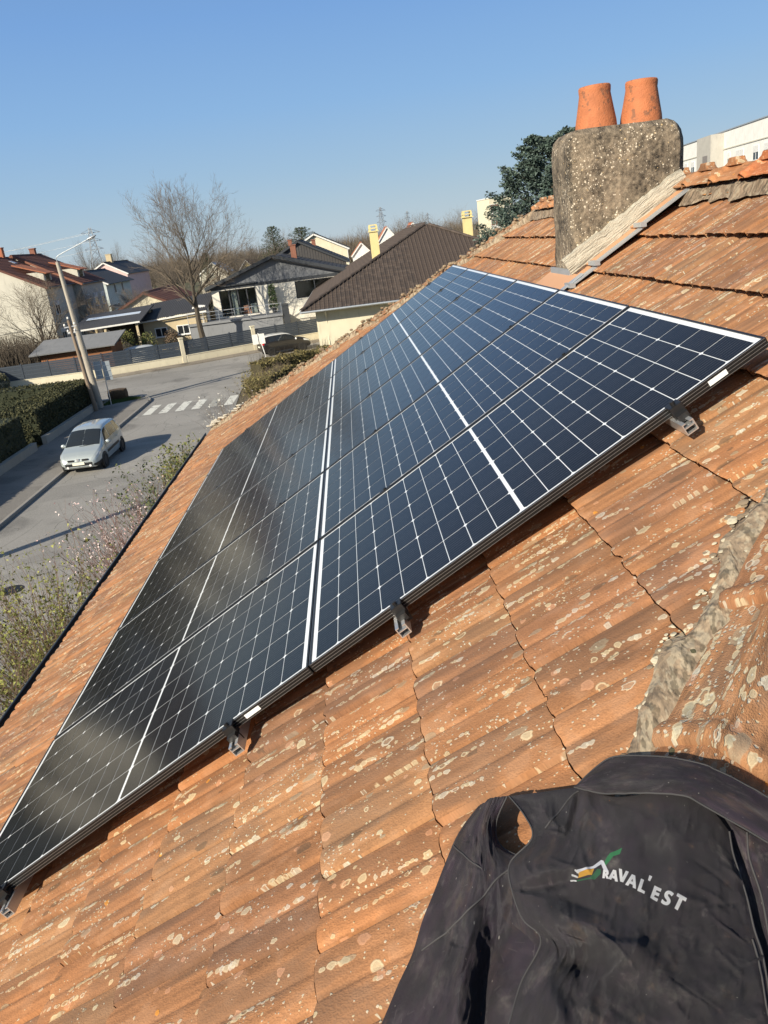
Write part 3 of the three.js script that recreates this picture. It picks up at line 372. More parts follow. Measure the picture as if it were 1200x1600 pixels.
  const mBody = mk(tBody), mCloth = mk(tCloth), mSeam = mat([0.045, 0.043, 0.045], { roughness: 0.9 });
  const jacket = thing('work_jacket', 'worn charcoal work jacket with a company print, spread over the hip tiles', 'jacket');
  const crease = (s, t, k) => { const a = n3(s * 5 + k, t * 4, 3 + k), b = n3(s * 11, t * 9 + k, 8 + k); return 0.016 * (1 - Math.abs(2 * a - 1) * 1.6) * 0.6 + 0.008 * (b - 0.5) + 0.0042 * (1 - 2.2 * Math.abs(n3(s * 17 + t * 5 + k, t * 7 - s * 4, 21 + k) - 0.5) * 2) * sst(0.35, 0.65, n3(s * 4, t * 4 + k, 33)); };
  const B = surf(grids.body), SL = surf(grids.sleeve), CO = surf(grids.collar), SI = surf(grids.side), up = V(-0.1, 0.86, 0.5).normalize();
  const fold = (s, t, s0, t0, s1, t1, w, h) => { const dx = s1 - s0, dy = t1 - t0, L = dx * dx + dy * dy, k = clamp(((s - s0) * dx + (t - t0) * dy) / L), d = Math.hypot(s - s0 - k * dx, t - t0 - k * dy); return h * Math.exp(-(d * d) / (w * w)) * Math.sin(Math.PI * (0.12 + 0.76 * k)); };
  const bodyP = (s, t) => { const e = 1 - sst(0.86, 1, Math.max(Math.abs(2 * s - 1), 0)) * 0.7; return B(s, t).addScaledVector(up, crease(s, t, 1) * e * (t < 0.12 ? t / 0.12 : 1) + fold(s, t, 0.05, 0.44, 0.34, 0.365, 0.022, -0.016) + fold(s, t, 0.06, 0.40, 0.34, 0.33, 0.03, 0.012) + fold(s, t, 0.2, 0.66, 0.6, 0.6, 0.035, 0.014) + fold(s, t, 0.2, 0.7, 0.42, 0.7, 0.03, -0.016) + fold(s, t, 0.55, 0.6, 0.7, 0.8, 0.04, 0.009) + fold(s, t, 0.34, 0.03, 0.26, 0.2, 0.02, -0.013) + fold(s, t, 0.38, 0.04, 0.31, 0.2, 0.025, 0.009) + fold(s, t, 0.12, 0.75, 0.3, 0.95, 0.04, 0.012)); };
  const rr = rng(71), creases = Array.from({ length: 34 }, () => { const a = rr(), b = 0.1 + 0.9 * rr(), th = -0.5 + rr() * 1.6 + (a < 0.4 ? 0.4 : 0), L = 0.06 + rr() * 0.16; return [a, b, a + Math.cos(th) * L, b + Math.sin(th) * L, 0.007 + rr() * 0.009, (rr() < 0.5 ? -1 : 1) * (0.0025 + rr() * 0.003)]; }), fine = (s, t) => { let h = 0; for (const c of creases) h += fold(s, t, ...c); return h; };
  const back = part('back_panel', gridGeo(200, 220, (s, t) => bodyP(s, t).addScaledVector(up, fine(s, t))), mBody, jacket, true);
  const slP = (s, t) => SL(s, t).addScaledVector(up, crease(s, t, 5) * 1.1 * Math.sin(Math.PI * clamp(s * 0.9 + 0.1)) + fold(s, t, 0.6, 0.45, 0.72, 1, 0.06, -0.02) + fold(s, t, 0.45, 0.5, 0.5, 1, 0.05, 0.012));
  const sl = part('sleeve', gridGeo(110, 170, (s, t) => slP(s, t).addScaledVector(up, fine(s * 0.7, t) * 0.9)), mCloth, jacket, true);
  const coP = (s, t) => CO(s, t).addScaledVector(up, crease(s * 0.7, t * 0.3, 9) * 0.5);
  const co = part('collar', gridGeo(80, 24, coP), mCloth, jacket, true);
  const siP = (s, t) => SI(s, t).addScaledVector(up, crease(s * 0.4, t * 0.6, 13) * 0.4);
  const si = part('side_panel', gridGeo(30, 60, siP), mCloth, jacket, true);
  const under = (s, t) => { const a = slP(0.72, lerp(0.3, 1, t)), b = bodyP(0.2, lerp(0.36, 1, t)); return a.lerp(b, s).addScaledVector(up, -0.012 - 0.02 * Math.sin(Math.PI * s)); };
  part('front_panel', gridGeo(20, 40, under), mCloth, jacket, true);
  const rim = (fn, n, rad, parent) => { const p = []; for (let i = 0; i <= n; i++) p.push(fn(i / n)); part('stitched_hem', tube(p, rad, 6, n * 3), mSeam, parent); };
  rim((k) => bodyP(0.002, k), 40, 0.0017, back); rim((k) => bodyP(0.998, k), 40, 0.0018, back);
  rim((k) => slP(0.995, k * 0.42), 24, 0.0017, sl); rim((k) => coP(k, 0), 40, 0.0017, co); rim((k) => coP(k, 0.75), 40, 0.0017, co);
  rim((k) => slP(lerp(0.98, 0.1, k), lerp(0.3, 0.62, k)).addScaledVector(up, 0.0008), 30, 0.0017, sl); rim((k) => slP(lerp(0.05, 0.58, k), lerp(0.2, 0.35, k)).addScaledVector(up, 0.0008), 20, 0.0016, sl);
  rim((k) => bodyP(lerp(0.33, 0.11, k), lerp(0.02, 0.18, k)).addScaledVector(up, 0.0008), 20, 0.0017, back); rim((k) => siP(0.55, k), 20, 0.0017, si);
  rim((k) => bodyP(0.965, lerp(0.5, 1, k)).addScaledVector(up, 0.0008), 30, 0.0016, back);
}

// ---------------------------------------------------------------- ground, road, pavements
const flat = (pts, y) => { const s = new THREE.Shape(pts.map((p) => new THREE.Vector2(p[0], -p[1]))); return new THREE.ShapeGeometry(s).rotateX(-Math.PI / 2).translate(0, y, 0); };
const raised = (pts, y, h) => { const s = new THREE.Shape(pts.map((p) => new THREE.Vector2(p[0], -p[1]))); return new THREE.ExtrudeGeometry(s, { depth: h, bevelEnabled: false }).rotateX(-Math.PI / 2).translate(0, y - h, 0); };
const earthMap = colTex(1024, 1 / 26, (x, y) => { const a = fbm(x * 8, y * 8, 8, 8, 201, 5), b = fbm(x * 120, y * 120, 120, 120, 205, 2), g = sst(0.38, 0.6, a), k = 0.75 + 0.5 * b; return [lerp(0.13, 0.075, g) * k, lerp(0.105, 0.085, g) * k, lerp(0.065, 0.03, g) * k]; });
const asphaltMap = (() => {
  const N = 2048, r = rng(41), K = new Float32Array(N * N), line = (x, y, a, len, w, v, wig) => { for (let i = 0; i < len; i++) { x += Math.cos(a); y += Math.sin(a); a += (r() - 0.5) * wig; for (let j = -w; j <= w; j++) for (let k = -w; k <= w; k++) K[((y + j + N * 4 | 0) % N) * N + ((x + k + N * 4 | 0) % N)] = v * (0.5 + 0.5 * r()); } };
  for (let i = 0; i < 46; i++) line(r() * N, r() * N, r() * 6.3, 300 + r() * 900, 1, 0.6, 0.35);
  for (let i = 0; i < 8; i++) line(r() * N, r() * N, (r() < 0.5 ? 0 : Math.PI / 2) + 0.05, 900, 3, 0.25, 0.03);
  return colTex(N, 1 / 15, (x, y) => { const a = fbm(x * 5, y * 5, 5, 5, 211, 5), b = vn(x * 900, y * 900, 900, 900, 213), p = sst(0.55, 0.6, fbm(x * 3, y * 6, 3, 6, 217, 3)), s = sst(0.6, 0.78, fbm(x * 11, y * 7, 11, 7, 219, 4)); let k = (0.175 + 0.11 * a + 0.09 * (b - 0.5) + 0.03 * p - 0.06 * s) * (1 - K[(y * N | 0) * N + (x * N | 0)]); return [k * 1.06, k * 1.0, k * 0.91]; });
})();
M.asphalt = mat([1, 1, 1], { map: asphaltMap, bumpMap: noiseBump, bumpScale: 0.006, roughness: 0.88 });
M.pavement = mat([0.82, 0.8, 0.78], { map: asphaltMap, bumpMap: noiseBump, bumpScale: 0.006, roughness: 0.9 });
M.kerb = mat([0.30, 0.28, 0.25], { map: plasterMap, bumpMap: noiseBump, bumpScale: 0.01 });
M.concrete = mat([0.36, 0.34, 0.30], { map: plasterMap, bumpMap: noiseBump, bumpScale: 0.008 });
struct('ground', flat([[-900, 300], [900, 300], [900, -1500], [-900, -1500]], -0.02), mat([1, 1, 1], { map: earthMap, bumpMap: noiseBump, bumpScale: 0.05, roughness: 1 }));
const arc = (cx, cz, r, a0, a1, n = 8) => Array.from({ length: n + 1 }, (_, i) => { const a = lerp(a0, a1, i / n); return [cx + r * Math.cos(a), cz + r * Math.sin(a)]; });
const wallLine = [[-60, -57], [-40, -58.6], [-20.5, -60.4], [-13.6, -62.8], [-8.3, -65.4], [-2.9, -67.7], [14, -75]];
struct('road', flat([[-12.8, 40], ...arc(-15.8, -45.8, 3, 0, -Math.PI / 2), [-90, -49], [-90, -56], ...wallLine, [40, -86], [40, -70], [4, -60], [-4.4, -57.6], [-6.3, -55.5], [-6.9, -50], [-7.2, -46], [-6.7, -38], [-6.2, 40]], 0), M.asphalt);
struct('pavement', raised([[-16.02, 40], [-12.96, 40], ...arc(-15.8, -45.8, 2.84, 0, -Math.PI / 2), [-16.02, -48.64]], 0.115, 0.3), M.pavement);
struct('pavement_by_wall', raised([...wallLine.map((p) => [p[0], p[1] + 0.2]), ...wallLine.slice().reverse().map((p) => [p[0] + 0.4, p[1] + 1.7])], 0.07, 0.3), mat([0.88, 0.8, 0.7], { map: asphaltMap, bumpMap: noiseBump, bumpScale: 0.006 }));
{
  const k = struct('kerb', flat([[-12.95, 40], [-12.81, 40], [-12.81, -44], [-12.95, -44]], 0.006), M.kerb), g = join(prism([[-0.075, -0.1], [0.075, -0.1], [0.075, 0.105], [0.055, 0.125], [-0.075, 0.125]], -0.495, 0.495));
  for (let z = 2; z > -45.6; z -= 1) { const o = piece('kerb_stone', g, M.kerb, k); o.position.set(-12.885, (z < -35.4 && z > -37) ? -0.06 : 0, z - 0.5); }
  for (let i = 0; i < 5; i++) { const a = -(i + 0.5) / 5 * Math.PI / 2, o = piece('kerb_stone', g, M.kerb, k); o.position.set(-15.8 + 2.915 * Math.cos(a), 0, -45.8 + 2.915 * Math.sin(a)); o.rotation.y = -a; o.scale.z = 0.9; }
  const paintMap = colTex(512, 1 / 2.2, (x, y) => { const w = sst(0.56, 0.74, fbm(x * 14, y * 14, 14, 14, 231, 5)), k = 0.97 - 0.5 * w; return [k, k, k * 0.97]; });
  const c = struct('crosswalk', flat([[-12.5, -44.2], [-12.48, -44.2], [-12.48, -44.22]], 0.005), M.kerb), pm = mat([0.62, 0.61, 0.57], { map: paintMap }), worn = mat([0.36, 0.35, 0.32], { map: paintMap });
  for (let i = 0; i < 6; i++) { const x = -12.05 + i * 0.93, o = part('crosswalk_stripe', flat([[x - 0.25, -41.7], [x + 0.25, -41.7], [x + 0.25, -44.5], [x - 0.25, -44.5]], 0.006), i === 4 ? worn : pm, c); }
  const l = struct('lane_marking', flat([[-12.6, -41.55], [-12.45, -41.55], [-12.45, -41.1], [-12.6, -41.1]], 0.005), worn);
  for (const [x0, z0, x1, z1] of [[-12.9, -55.6, -10.6, -56.7], [-11.3, -52.9, -10.2, -53.3]]) part('lane_dash', flat([[x0, z0], [x1, z1], [x1 + 0.05, z1 - 0.13], [x0 + 0.05, z0 - 0.13]], 0.006), worn, l);
  const mh = solo('manhole_cover', [cyl(0.3, 0.3, 0.02, -10.05, 0.006, -17.8, 24), cyl(0.34, 0.34, 0.012, -10.05, 0.004, -17.8, 24)], mat([0.03, 0.03, 0.03], { metalness: 0.5, roughness: 0.6 }), 'round dark manhole cover in the road near the gutter', 'manhole cover');
}
const grassM = mat([0.07, 0.105, 0.025], { roughness: 1 });
function tuft(n, place, h, r, m, name, opt = {}) {                       // thin blades as stuff
  const P = []; for (let i = 0; i < n; i++) { const [x, y, z] = place(r), a = r() * 6.3, w = h * 0.09, H = h * (0.5 + r()), lx = (r() - 0.5) * h * 0.7, lz = (r() - 0.5) * h * 0.7; P.push(x - w * Math.cos(a), y, z - w * Math.sin(a), x + w * Math.cos(a), y, z + w * Math.sin(a), x + lx, y + H, z + lz); }
  const g = new THREE.BufferGeometry(); g.setAttribute('position', new THREE.Float32BufferAttribute(P, 3)); g.computeVertexNormals(); const o = part(numbered(name), g, m, scene); o.userData = { kind: 'stuff', label: opt.label, category: 'grass' }; return o;
}
struct('grass_verge', raised([...arc(-15.8, -45.8, 2.5, -0.55, -Math.PI / 2), [-15.9, -46.5]], 0.125, 0.1), mat([0.06, 0.085, 0.025], { bumpMap: noiseBump, bumpScale: 0.03 }));
tuft(5000, (r) => { const a = -lerp(0.5, 1.57, r()), q = 2.5 * Math.sqrt(r()); return [-15.8 + q * Math.cos(a), 0.12, -45.8 + q * Math.sin(a) - 0.05]; }, 0.09, rng(3), grassM, 'verge_grass', { label: 'green grass on the street corner round the boulder' });
{
  const g = new THREE.IcosahedronGeometry(0.62, 3), p = g.attributes.position; for (let i = 0; i < p.count; i++) { const x = p.getX(i), y = p.getY(i), z = p.getZ(i), k = 0.8 + 0.4 * n3(x * 2 + 5, y * 2 + z * 2.3, 7); p.setXYZ(i, clamp(x * k, -0.5, 0.5) * 1.15, clamp(y * k, -0.3, 0.3) * 1.05, z * k * 0.8); } g.computeVertexNormals(); g.translate(-15.3, 0.42, -48.0);
  solo('boulder', g, mat([0.26, 0.2, 0.14], { map: mortarMap, bumpMap: mortarBump, bumpScale: 0.05 }), 'squat brown boulder set on the grass at the street corner', 'boulder');
}

// ---------------------------------------------------------------- vegetation builders
M.bark = mat([0.10, 0.082, 0.062], { map: plasterMap, bumpMap: noiseBump, bumpScale: 0.02, roughness: 1 });
M.twig = mat([0.16, 0.125, 0.09], { roughness: 1 });
M.twigGrey = mat([0.125, 0.105, 0.085], { roughness: 1 });
function cone(P, a, b, r0, r1, n) { const d = b.clone().sub(a).normalize(), u = Math.abs(d.y) > 0.9 ? V(1, 0, 0) : V(0, 1, 0), s = V().crossVectors(d, u).normalize(), t = V().crossVectors(d, s); const A = [], B = []; for (let i = 0; i < n; i++) { const c = Math.cos(i / n * 6.2832), q = Math.sin(i / n * 6.2832); A.push(a.clone().addScaledVector(s, c * r0).addScaledVector(t, q * r0)); B.push(b.clone().addScaledVector(s, c * r1).addScaledVector(t, q * r1)); } for (let i = 0; i < n; i++) { const j = (i + 1) % n; for (const p of [A[i], B[i], A[j], A[j], B[i], B[j]]) P.push(p.x, p.y, p.z); } }
const soup = (P) => { const g = new THREE.BufferGeometry(); g.setAttribute('position', new THREE.Float32BufferAttribute(P, 3)); g.computeVertexNormals(); return g; };
function bareTree(seed, o) {                                            // a leader with limbs (o.leader) or a forking head; o: h, r, levels, up, thin
  const r = rng(seed), T = [], W = [], bend = o.bend ?? 0.26;
  const side = (q, dir, len, rr, lv, k = 1) => { const a = r() * 6.283, sp = (0.45 + r() * 0.55) * k, u = V().crossVectors(dir, Math.abs(dir.y) > 0.9 ? V(1, 0, 0) : V(0, 1, 0)).normalize(), w = V().crossVectors(dir, u); const nd = dir.clone().addScaledVector(u, Math.cos(a) * sp).addScaledVector(w, Math.sin(a) * sp); nd.y += o.up * 0.12; grow(q, nd.normalize(), len, rr, lv); };
  function grow(p, d, len, rad, lv) {
    const lead = lv === 0, n = lead ? 10 : lv < 2 ? 6 : lv < 3 ? 4 : 3; let q = p.clone(), dir = d.clone(), rr = rad;
    for (let i = 0; i < n; i++) {
      const e = q.clone().addScaledVector(dir, len / n), r1 = lead ? lerp(rad, rad * 0.12, Math.pow((i + 1) / n, 0.9)) : rr * (lv === o.levels ? 0.55 : 0.82); cone(lv < 2 ? T : W, q, e, rr, r1, lv < 2 ? 7 : lv < 3 ? 4 : 3); q = e; rr = r1;
      dir.add(V((r() - 0.5) * bend, (r() - 0.5) * bend * 0.7 + o.up * 0.06, (r() - 0.5) * bend)).normalize();
      if (lv >= o.levels) continue;
      if (lead) { if (i < o.clear) continue; const k = 2 + (r() < 0.4 ? 1 : 0), f = (i - o.clear) / (10 - o.clear); for (let b = 0; b < k; b++) side(q, dir, o.h * lerp(0.5, 0.2, f) * (0.8 + 0.4 * r()), rr * (0.5 + 0.2 * r()), 1, lerp(1.35, 0.9, f)); }
      else if (r() < (lv > 2 ? o.thin : 0.92)) side(q, dir, len * (0.42 + r() * 0.25), Math.max(0.008 * (o.tw || 1), rr * (0.5 + 0.2 * r())), lv + 1);
    }
    if (lv < o.levels && !lead) for (let b = 0; b < 2; b++) side(q, dir, len * (0.4 + 0.2 * r()), rr * 0.75, lv + 1, 0.7);
  }
  grow(V(0, 0, 0), V((o.lean || 0), 1, 0).normalize(), o.h * 0.86, o.r, 0);
  return { trunk: soup(T), crown: soup(W) };
}
function treeThing(name, label, t, pos, turn, scale, group, twig = M.twig) { const o = thing(name, label, 'tree', pos, turn, group); part('trunk', t.trunk, M.bark, o); part('crown', t.crown, twig, o); if (scale) o.scale.copy(scale.isVector3 ? scale : V(scale, scale, scale)); return o; }
// leaf cloud: many small triangles with vertex colours
function leaves(n, place, size, cols, r, flatness = 1) {
  const P = [], Cc = [], N = []; const c = rgb(0, 0, 0);
  for (let i = 0; i < n; i++) { const [x, y, z, k = 1] = place(r), s = size * (0.6 + 0.8 * r()) * k, a = V(r() - 0.5, (r() - 0.5) * flatness, r() - 0.5).normalize(), b = V(r() - 0.5, r() - 0.5, r() - 0.5).normalize(), m = cols[Math.floor(r() * cols.length)], w = 0.75 + 0.5 * r(); P.push(x - a.x * s, y - a.y * s, z - a.z * s, x + a.x * s, y + a.y * s, z + a.z * s, x + b.x * s * 1.3, y + b.y * s * 1.3, z + b.z * s * 1.3); for (let q = 0; q < 3; q++) Cc.push(m[0] * w, m[1] * w, m[2] * w); }
  const g = soup(P); g.setAttribute('color', new THREE.Float32BufferAttribute(Cc, 3)); return g;
}
M.leaf = new THREE.MeshStandardMaterial({ vertexColors: true, roughness: 0.85, side: THREE.DoubleSide });
const withCol = (g, c) => { const n = g.attributes.position.count, a = new Float32Array(n * 3); for (let i = 0; i < n; i++) a.set(c, i * 3); g.setAttribute('color', new THREE.BufferAttribute(a, 3)); return g; };
const yew = [[0.04, 0.043, 0.016], [0.052, 0.053, 0.019], [0.031, 0.035, 0.013], [0.075, 0.071, 0.027]];
function hedge(label, x0, x1, y0, y1, z0, z1, n, seed, cols = yew, size = 0.06, rough = 0.07) {
  const r = rng(seed), w = x1 - x0, h = y1 - y0, d = z1 - z0, A = [w * d, h * d, h * d, h * w, h * w], tot = A.reduce((a, b) => a + b, 0);
  const o = thing('clipped_hedge', label, 'hedge', [(x0 + x1) / 2, 0, (z0 + z1) / 2], 0, 'clipped hedges across the street');
  const place = () => { let k = r() * tot, f = 0; while (k > A[f]) k -= A[f++]; const a = r(), b = r(), e = (r() - 0.6) * rough; const X = f === 1 ? 0 : f === 2 ? 1 : a, Z = f === 3 ? 0 : f === 4 ? 1 : b, Y = f === 0 ? 1 : f < 3 ? a : b; return [(X - 0.5) * w + (f === 1 ? -e : f === 2 ? e : 0), y0 + Y * h + (f === 0 ? e + 0.05 * (n3(X * w, Z * d, seed) - 0.5) : 0), (Z - 0.5) * d + (f === 3 ? -e : f === 4 ? e : 0)]; };
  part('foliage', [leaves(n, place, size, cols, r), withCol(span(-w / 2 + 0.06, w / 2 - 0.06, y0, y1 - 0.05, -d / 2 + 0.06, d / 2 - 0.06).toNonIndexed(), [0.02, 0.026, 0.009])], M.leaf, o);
  return o;
}
hedge('long dark clipped hedge behind the silver car, reaching the lamp post', -18.0, -16.12, 0.1, 1.85, -46.2, -36.9, 14000, 1);
hedge('clipped hedge block at the left picture edge, on a low concrete wall', -18.4, -16.1, 0.1, 1.95, -35.2, -8, 16000, 2);
hedge('clipped hedge along the cross street, behind the long dark hedge', -42, -18.1, 0.1, 1.8, -47.0, -45.4, 12000, 3);
for (const [z0, z1, l] of [[-46.3, -36.7, 'low concrete wall under the hedge behind the silver car'], [-35.4, -8, 'low concrete wall under the nearer hedge at the left edge']]) solo('garden_wall', [span(-16.06, -15.82, 0, 0.46, z0, z1), span(-16.08, -15.8, 0.46, 0.5, z0, z1)], M.concrete, l, 'wall', 'low walls under the hedges');

// bare trees: a few shapes, then copies
const tA = bareTree(4, { h: 11.8, r: 0.37, clear: 3, levels: 5, up: 0.66, thin: 0.74, lean: -0.02, bend: 0.18, tw: 1.2 }), tB = bareTree(9, { h: 9, r: 0.17, clear: 2, levels: 4, up: 0.8, thin: 0.6 }), tC = bareTree(23, { h: 8.5, r: 0.15, clear: 2, levels: 4, up: 1.3, thin: 0.7 }), tD = bareTree(31, { h: 7, r: 0.16, clear: 1, levels: 4, up: 0.3, thin: 0.7, bend: 0.4 });
const tE = bareTree(51, { h: 9, r: 0.2, clear: 2, levels: 3, up: 1, thin: 1, bend: 0.3 }), tF = bareTree(57, { h: 8, r: 0.2, clear: 1, levels: 3, up: 0.6, thin: 1, bend: 0.4 });
for (const t of [tE, tF]) t.crown.scale(1.0, 1, 1.0);
treeThing('bare_tree', 'tall bare tree in front of the white villa, rising above the grey fence', tA, [-13.6, 0, -70.6], 2.4, V(0.88, 0.92, 0.88), 'bare trees', M.twig);
const protoB = treeThing('bare_tree', 'bare wide-branched tree at the left, in front of the pale gable wall', tD, [-28.5, 0, -73], 0.3, V(1.05, 1.0, 1.05), 'bare trees', M.twig);
const protoC = treeThing('bare_tree', 'small gnarled bare tree standing before the cream gable', tB, [-21.3, 0.3, -79], 0, V(0.5, 0.5, 0.5), 'bare trees', M.twigGrey);
const protoD = treeThing('bare_tree', 'dense twiggy bare tree at the far left above the brush', tC, [-34, 0, -70], 2, V(0.85, 0.8, 0.85), 'bare trees', M.twigGrey);
{
  const r = rng(8);
  [[-26.5, -84, 0.62, 'bushy grey tree below the blue-grey house'], [-29.5, -90, 0.6, 'bushy grey tree before the terraced houses'], [-25.5, -96, 0.68, 'dense tree right of the pink house'], [-22.5, -104, 0.75, 'tree behind the cream gable roof'], [-17.5, -100, 0.7, 'tree behind the villa at its left'], [-13.5, -108, 0.78, 'tree behind the villa roof edge']].forEach(([x, z, s, l], i) => copyOf(i % 2 ? protoD : protoB, 'bare ' + l, [x, 0, z], i * 1.3, V(s * 1.1, s, s * 1.1)));
  const pE = treeThing('bare_tree', 'bare brown tree in the distant tree line below the horizon', tE, [-31, -0.5, -150], 0, V(1, 1, 1), 'distant bare tree line', M.twig), pF = treeThing('bare_tree', 'bare brown tree in the distant tree line below the horizon', tF, [-21, -0.5, -158], 0, V(1, 1, 1), 'distant bare tree line', M.twigGrey);
  const slots = []; for (let i = 0; i < 96; i++) slots.push([lerp(-0.46, 0.33, (i + 0.5) / 96) + (r() - 0.5) * 0.012, 150 + r() * 130, 0.75 + r() * 0.5]);
  slots.forEach(([t, d, s], i) => { const x = 0.3 + t * d, z = 2 - d; const c = copyOf([pE, pF, pE][i % 3], 'bare brown tree in the distant tree line below the horizon', [x, -0.5, z], r() * 6.3, V(s * (i % 3 ? 1.15 : 1.25), s * (i % 3 === 0 ? 1.0 : 1.05), s * 1.15)); c.userData.group = 'distant bare tree line'; });
  for (const [x, z, s, l] of [[-92, -235, 1.6, 'first'], [-86, -236, 1.5, 'second'], [-72, -232, 1.6, 'third'], [-66, -236, 1.45, 'fourth'], [-54, -235, 1.5, 'fifth'], [-49, -240, 1.6, 'last']]) copyOf(pE, `tall slender bare poplar on the left skyline, ${l} from the left`, [x, 0, z], r() * 6, V(s * 0.5, s, s * 0.5)).userData.group = 'poplars on the left skyline';
}
{ // bramble thicket at the left, and the far wood as one mass each
  const r = rng(88), W = []; for (let i = 0; i < 8000; i++) { const x = lerp(-40, -24.5, r()), z = lerp(-74, -64, r()), h = (1.8 + 3.6 * n3(x * 0.4, z * 0.4, 3)) * (0.35 + 0.65 * r()) * clamp((-23.5 - x) / 5, 0.25, 1), a = V(x, 0.1, z), b = V(x + (r() - 0.5) * 1.3, h, z + (r() - 0.5) * 1.3), m = a.clone().lerp(b, 0.5).add(V((r() - 0.5) * 0.5, 0.2, (r() - 0.5) * 0.5)); cone(W, a, m, 0.022, 0.016, 3); cone(W, m, b, 0.016, 0.006, 3); }
  const o = part('bramble_thicket', soup(W), mat([0.075, 0.06, 0.045], { roughness: 1 }), scene); o.userData = { kind: 'stuff', label: 'dark brown leafless thicket at the left behind the fence', category: 'thicket' };
  const F = []; for (let i = 0; i < 30000; i++) { const t = lerp(-0.55, 0.5, r()), d = 290 + r() * 120, x = t * d, z = 2 - d, h = (4 + 9.5 * n3(x * 0.06, z * 0.06, 12)) * (0.55 + r() * 0.5), w = 0.06 + r() * 0.16; F.push(x - w, 0, z, x + w, 0, z + r() - 0.5, x + (r() - 0.5) * 3.5, h, z + (r() - 0.5) * 3); }
  const f = part('far_wood', soup(F), mat([0.115, 0.095, 0.07], { roughness: 1 }), scene); f.userData = { kind: 'stuff', label: 'brown leafless wood along the horizon', category: 'wood' };
}
// conifers
function conifer(seed, H, R, n, cols, droop) {
  const r = rng(seed), P = [], Q = []; cone(Q, V(0, 0, 0), V(0, H * 0.98, 0), R * 0.07, 0.02, 7);
  const nb = Math.round(H * 16), pts = [];
  for (let i = 0; i < nb; i++) { const t = Math.pow((i + r()) / nb, 0.9), y = H * (0.06 + 0.92 * t), a = i * 2.39996 + r() * 0.5, L = R * Math.pow(1 - t * 0.97, 0.55) * (0.7 + 0.5 * r()), d = V(Math.cos(a), 0.42 - droop * 0.2, Math.sin(a)).normalize(); const e = V(0, y, 0).addScaledVector(d, L); e.y += L * 0.16 * (r() - 0.1); cone(Q, V(0, y, 0), e, 0.035, 0.008, 3); pts.push([V(0, y, 0), e, L]); }
  const g = leaves(n, () => { const [a, b, L] = pts[Math.floor(r() * pts.length)], k = 0.22 + 0.8 * Math.sqrt(r()), w = L * 0.17 * (1.15 - k) + 0.09; return [lerp(a.x, b.x, k) + (r() - 0.5) * w * 2, lerp(a.y, b.y, k) + (r() - 0.62) * w * 1.5, lerp(a.z, b.z, k) + (r() - 0.5) * w * 2]; }, 0.075, cols, r, 0.7);
  return { crown: g, trunk: soup(Q) };
}
function coniferThing(label, c, pos, turn, s) { const o = thing('conifer', label, 'tree', pos, turn, 'evergreen trees'); part('trunk', c.trunk, M.bark, o); part('crown', c.crown, M.leaf, o); o.scale.copy(s.isVector3 ? s : V(s, s, s)); return o; }
const blue = [[0.05, 0.08, 0.06], [0.07, 0.105, 0.082], [0.1, 0.135, 0.115], [0.036, 0.056, 0.044]];
const cedar = conifer(3, 12.0, 5.6, 60000, blue, 0.3), cedar2 = conifer(6, 12.4, 3.8, 30000, blue, 0.1);
coniferThing('blue-green cedar behind the chimney, its left crown open to the sky', cedar, [11.5, 0, -41.5], 0.4, V(1.1, 0.98, 1.1));
coniferThing('second blue-green cedar, its top showing right behind the chimney edge', cedar2, [13.2, 0, -42.6], 1.9, V(0.9, 0.98, 0.9));
const darkG = [[0.03, 0.045, 0.02], [0.045, 0.06, 0.025], [0.06, 0.075, 0.03]];
const pine = conifer(12, 12, 4.2, 9000, darkG, 0);
const pn = coniferThing('dark evergreen left of the villa chimney on the skyline', pine, [-12.6, 0, -150], 0, V(0.95, 0.98, 0.95));
copyOf(pn, 'broad dark evergreen right of the villa chimney on the skyline', [-7.5, 0, -152], 2, V(1.35, 0.92, 1.35)); copyOf(pn, 'small dark evergreen among the bare trees right of the tall bare tree', [-25.5, 0, -150], 1, V(0.55, 0.72, 0.55)); copyOf(pn, 'green conifer clump on the far skyline above the brown roof', [41, 0, -205], 1, V(1.3, 0.85, 1.3));

// shrubs below the gutter
function shrub(label, pos, h, rad, nStem, leafN, cols, seed, leafSize, stemCol = [0.13, 0.085, 0.06], up = 1) {
  const r = rng(seed), W = [], tips = [];
  for (let i = 0; i < nStem; i++) { let p = V((r() - 0.5) * 0.35 * rad, 0, (r() - 0.5) * 0.35 * rad), d = V((r() - 0.5) * 1.1, up, (r() - 0.5) * 1.1).normalize(), L = h * (0.55 + 0.5 * r()), w = 0.015; for (let k = 0; k < 6; k++) { const e = p.clone().addScaledVector(d, L / 6); cone(W, p, e, w, w * 0.8, 3); w *= 0.8; p = e; d.add(V((r() - 0.5) * 0.34, (r() - 0.42) * 0.2, (r() - 0.5) * 0.34)).normalize(); if (k > 0) tips.push(p.clone()); if (k > 1) for (let b = 0; b < 2; b++) { let q = p.clone(), dd = d.clone().add(V((r() - 0.5) * 1.3, (r() - 0.3) * 0.6, (r() - 0.5) * 1.3)).normalize(); for (let s = 0; s < 2; s++) { const f = q.clone().addScaledVector(dd, L * 0.07); cone(W, q, f, w * 0.6, w * 0.35, 3); q = f; tips.push(q.clone()); } } } }
  const o = thing('shrub', label, 'shrub', pos, 0, 'shrubs along our front garden'); part('stems', soup(W), mat(stemCol, { roughness: 1 }), o);
  if (leafN) part('foliage', leaves(leafN, () => { const t = tips[Math.floor(r() * tips.length)]; return [t.x + (r() - 0.5) * 0.12, t.y + (r() - 0.5) * 0.12, t.z + (r() - 0.5) * 0.12]; }, leafSize, cols, r), M.leaf, o); return o;
}
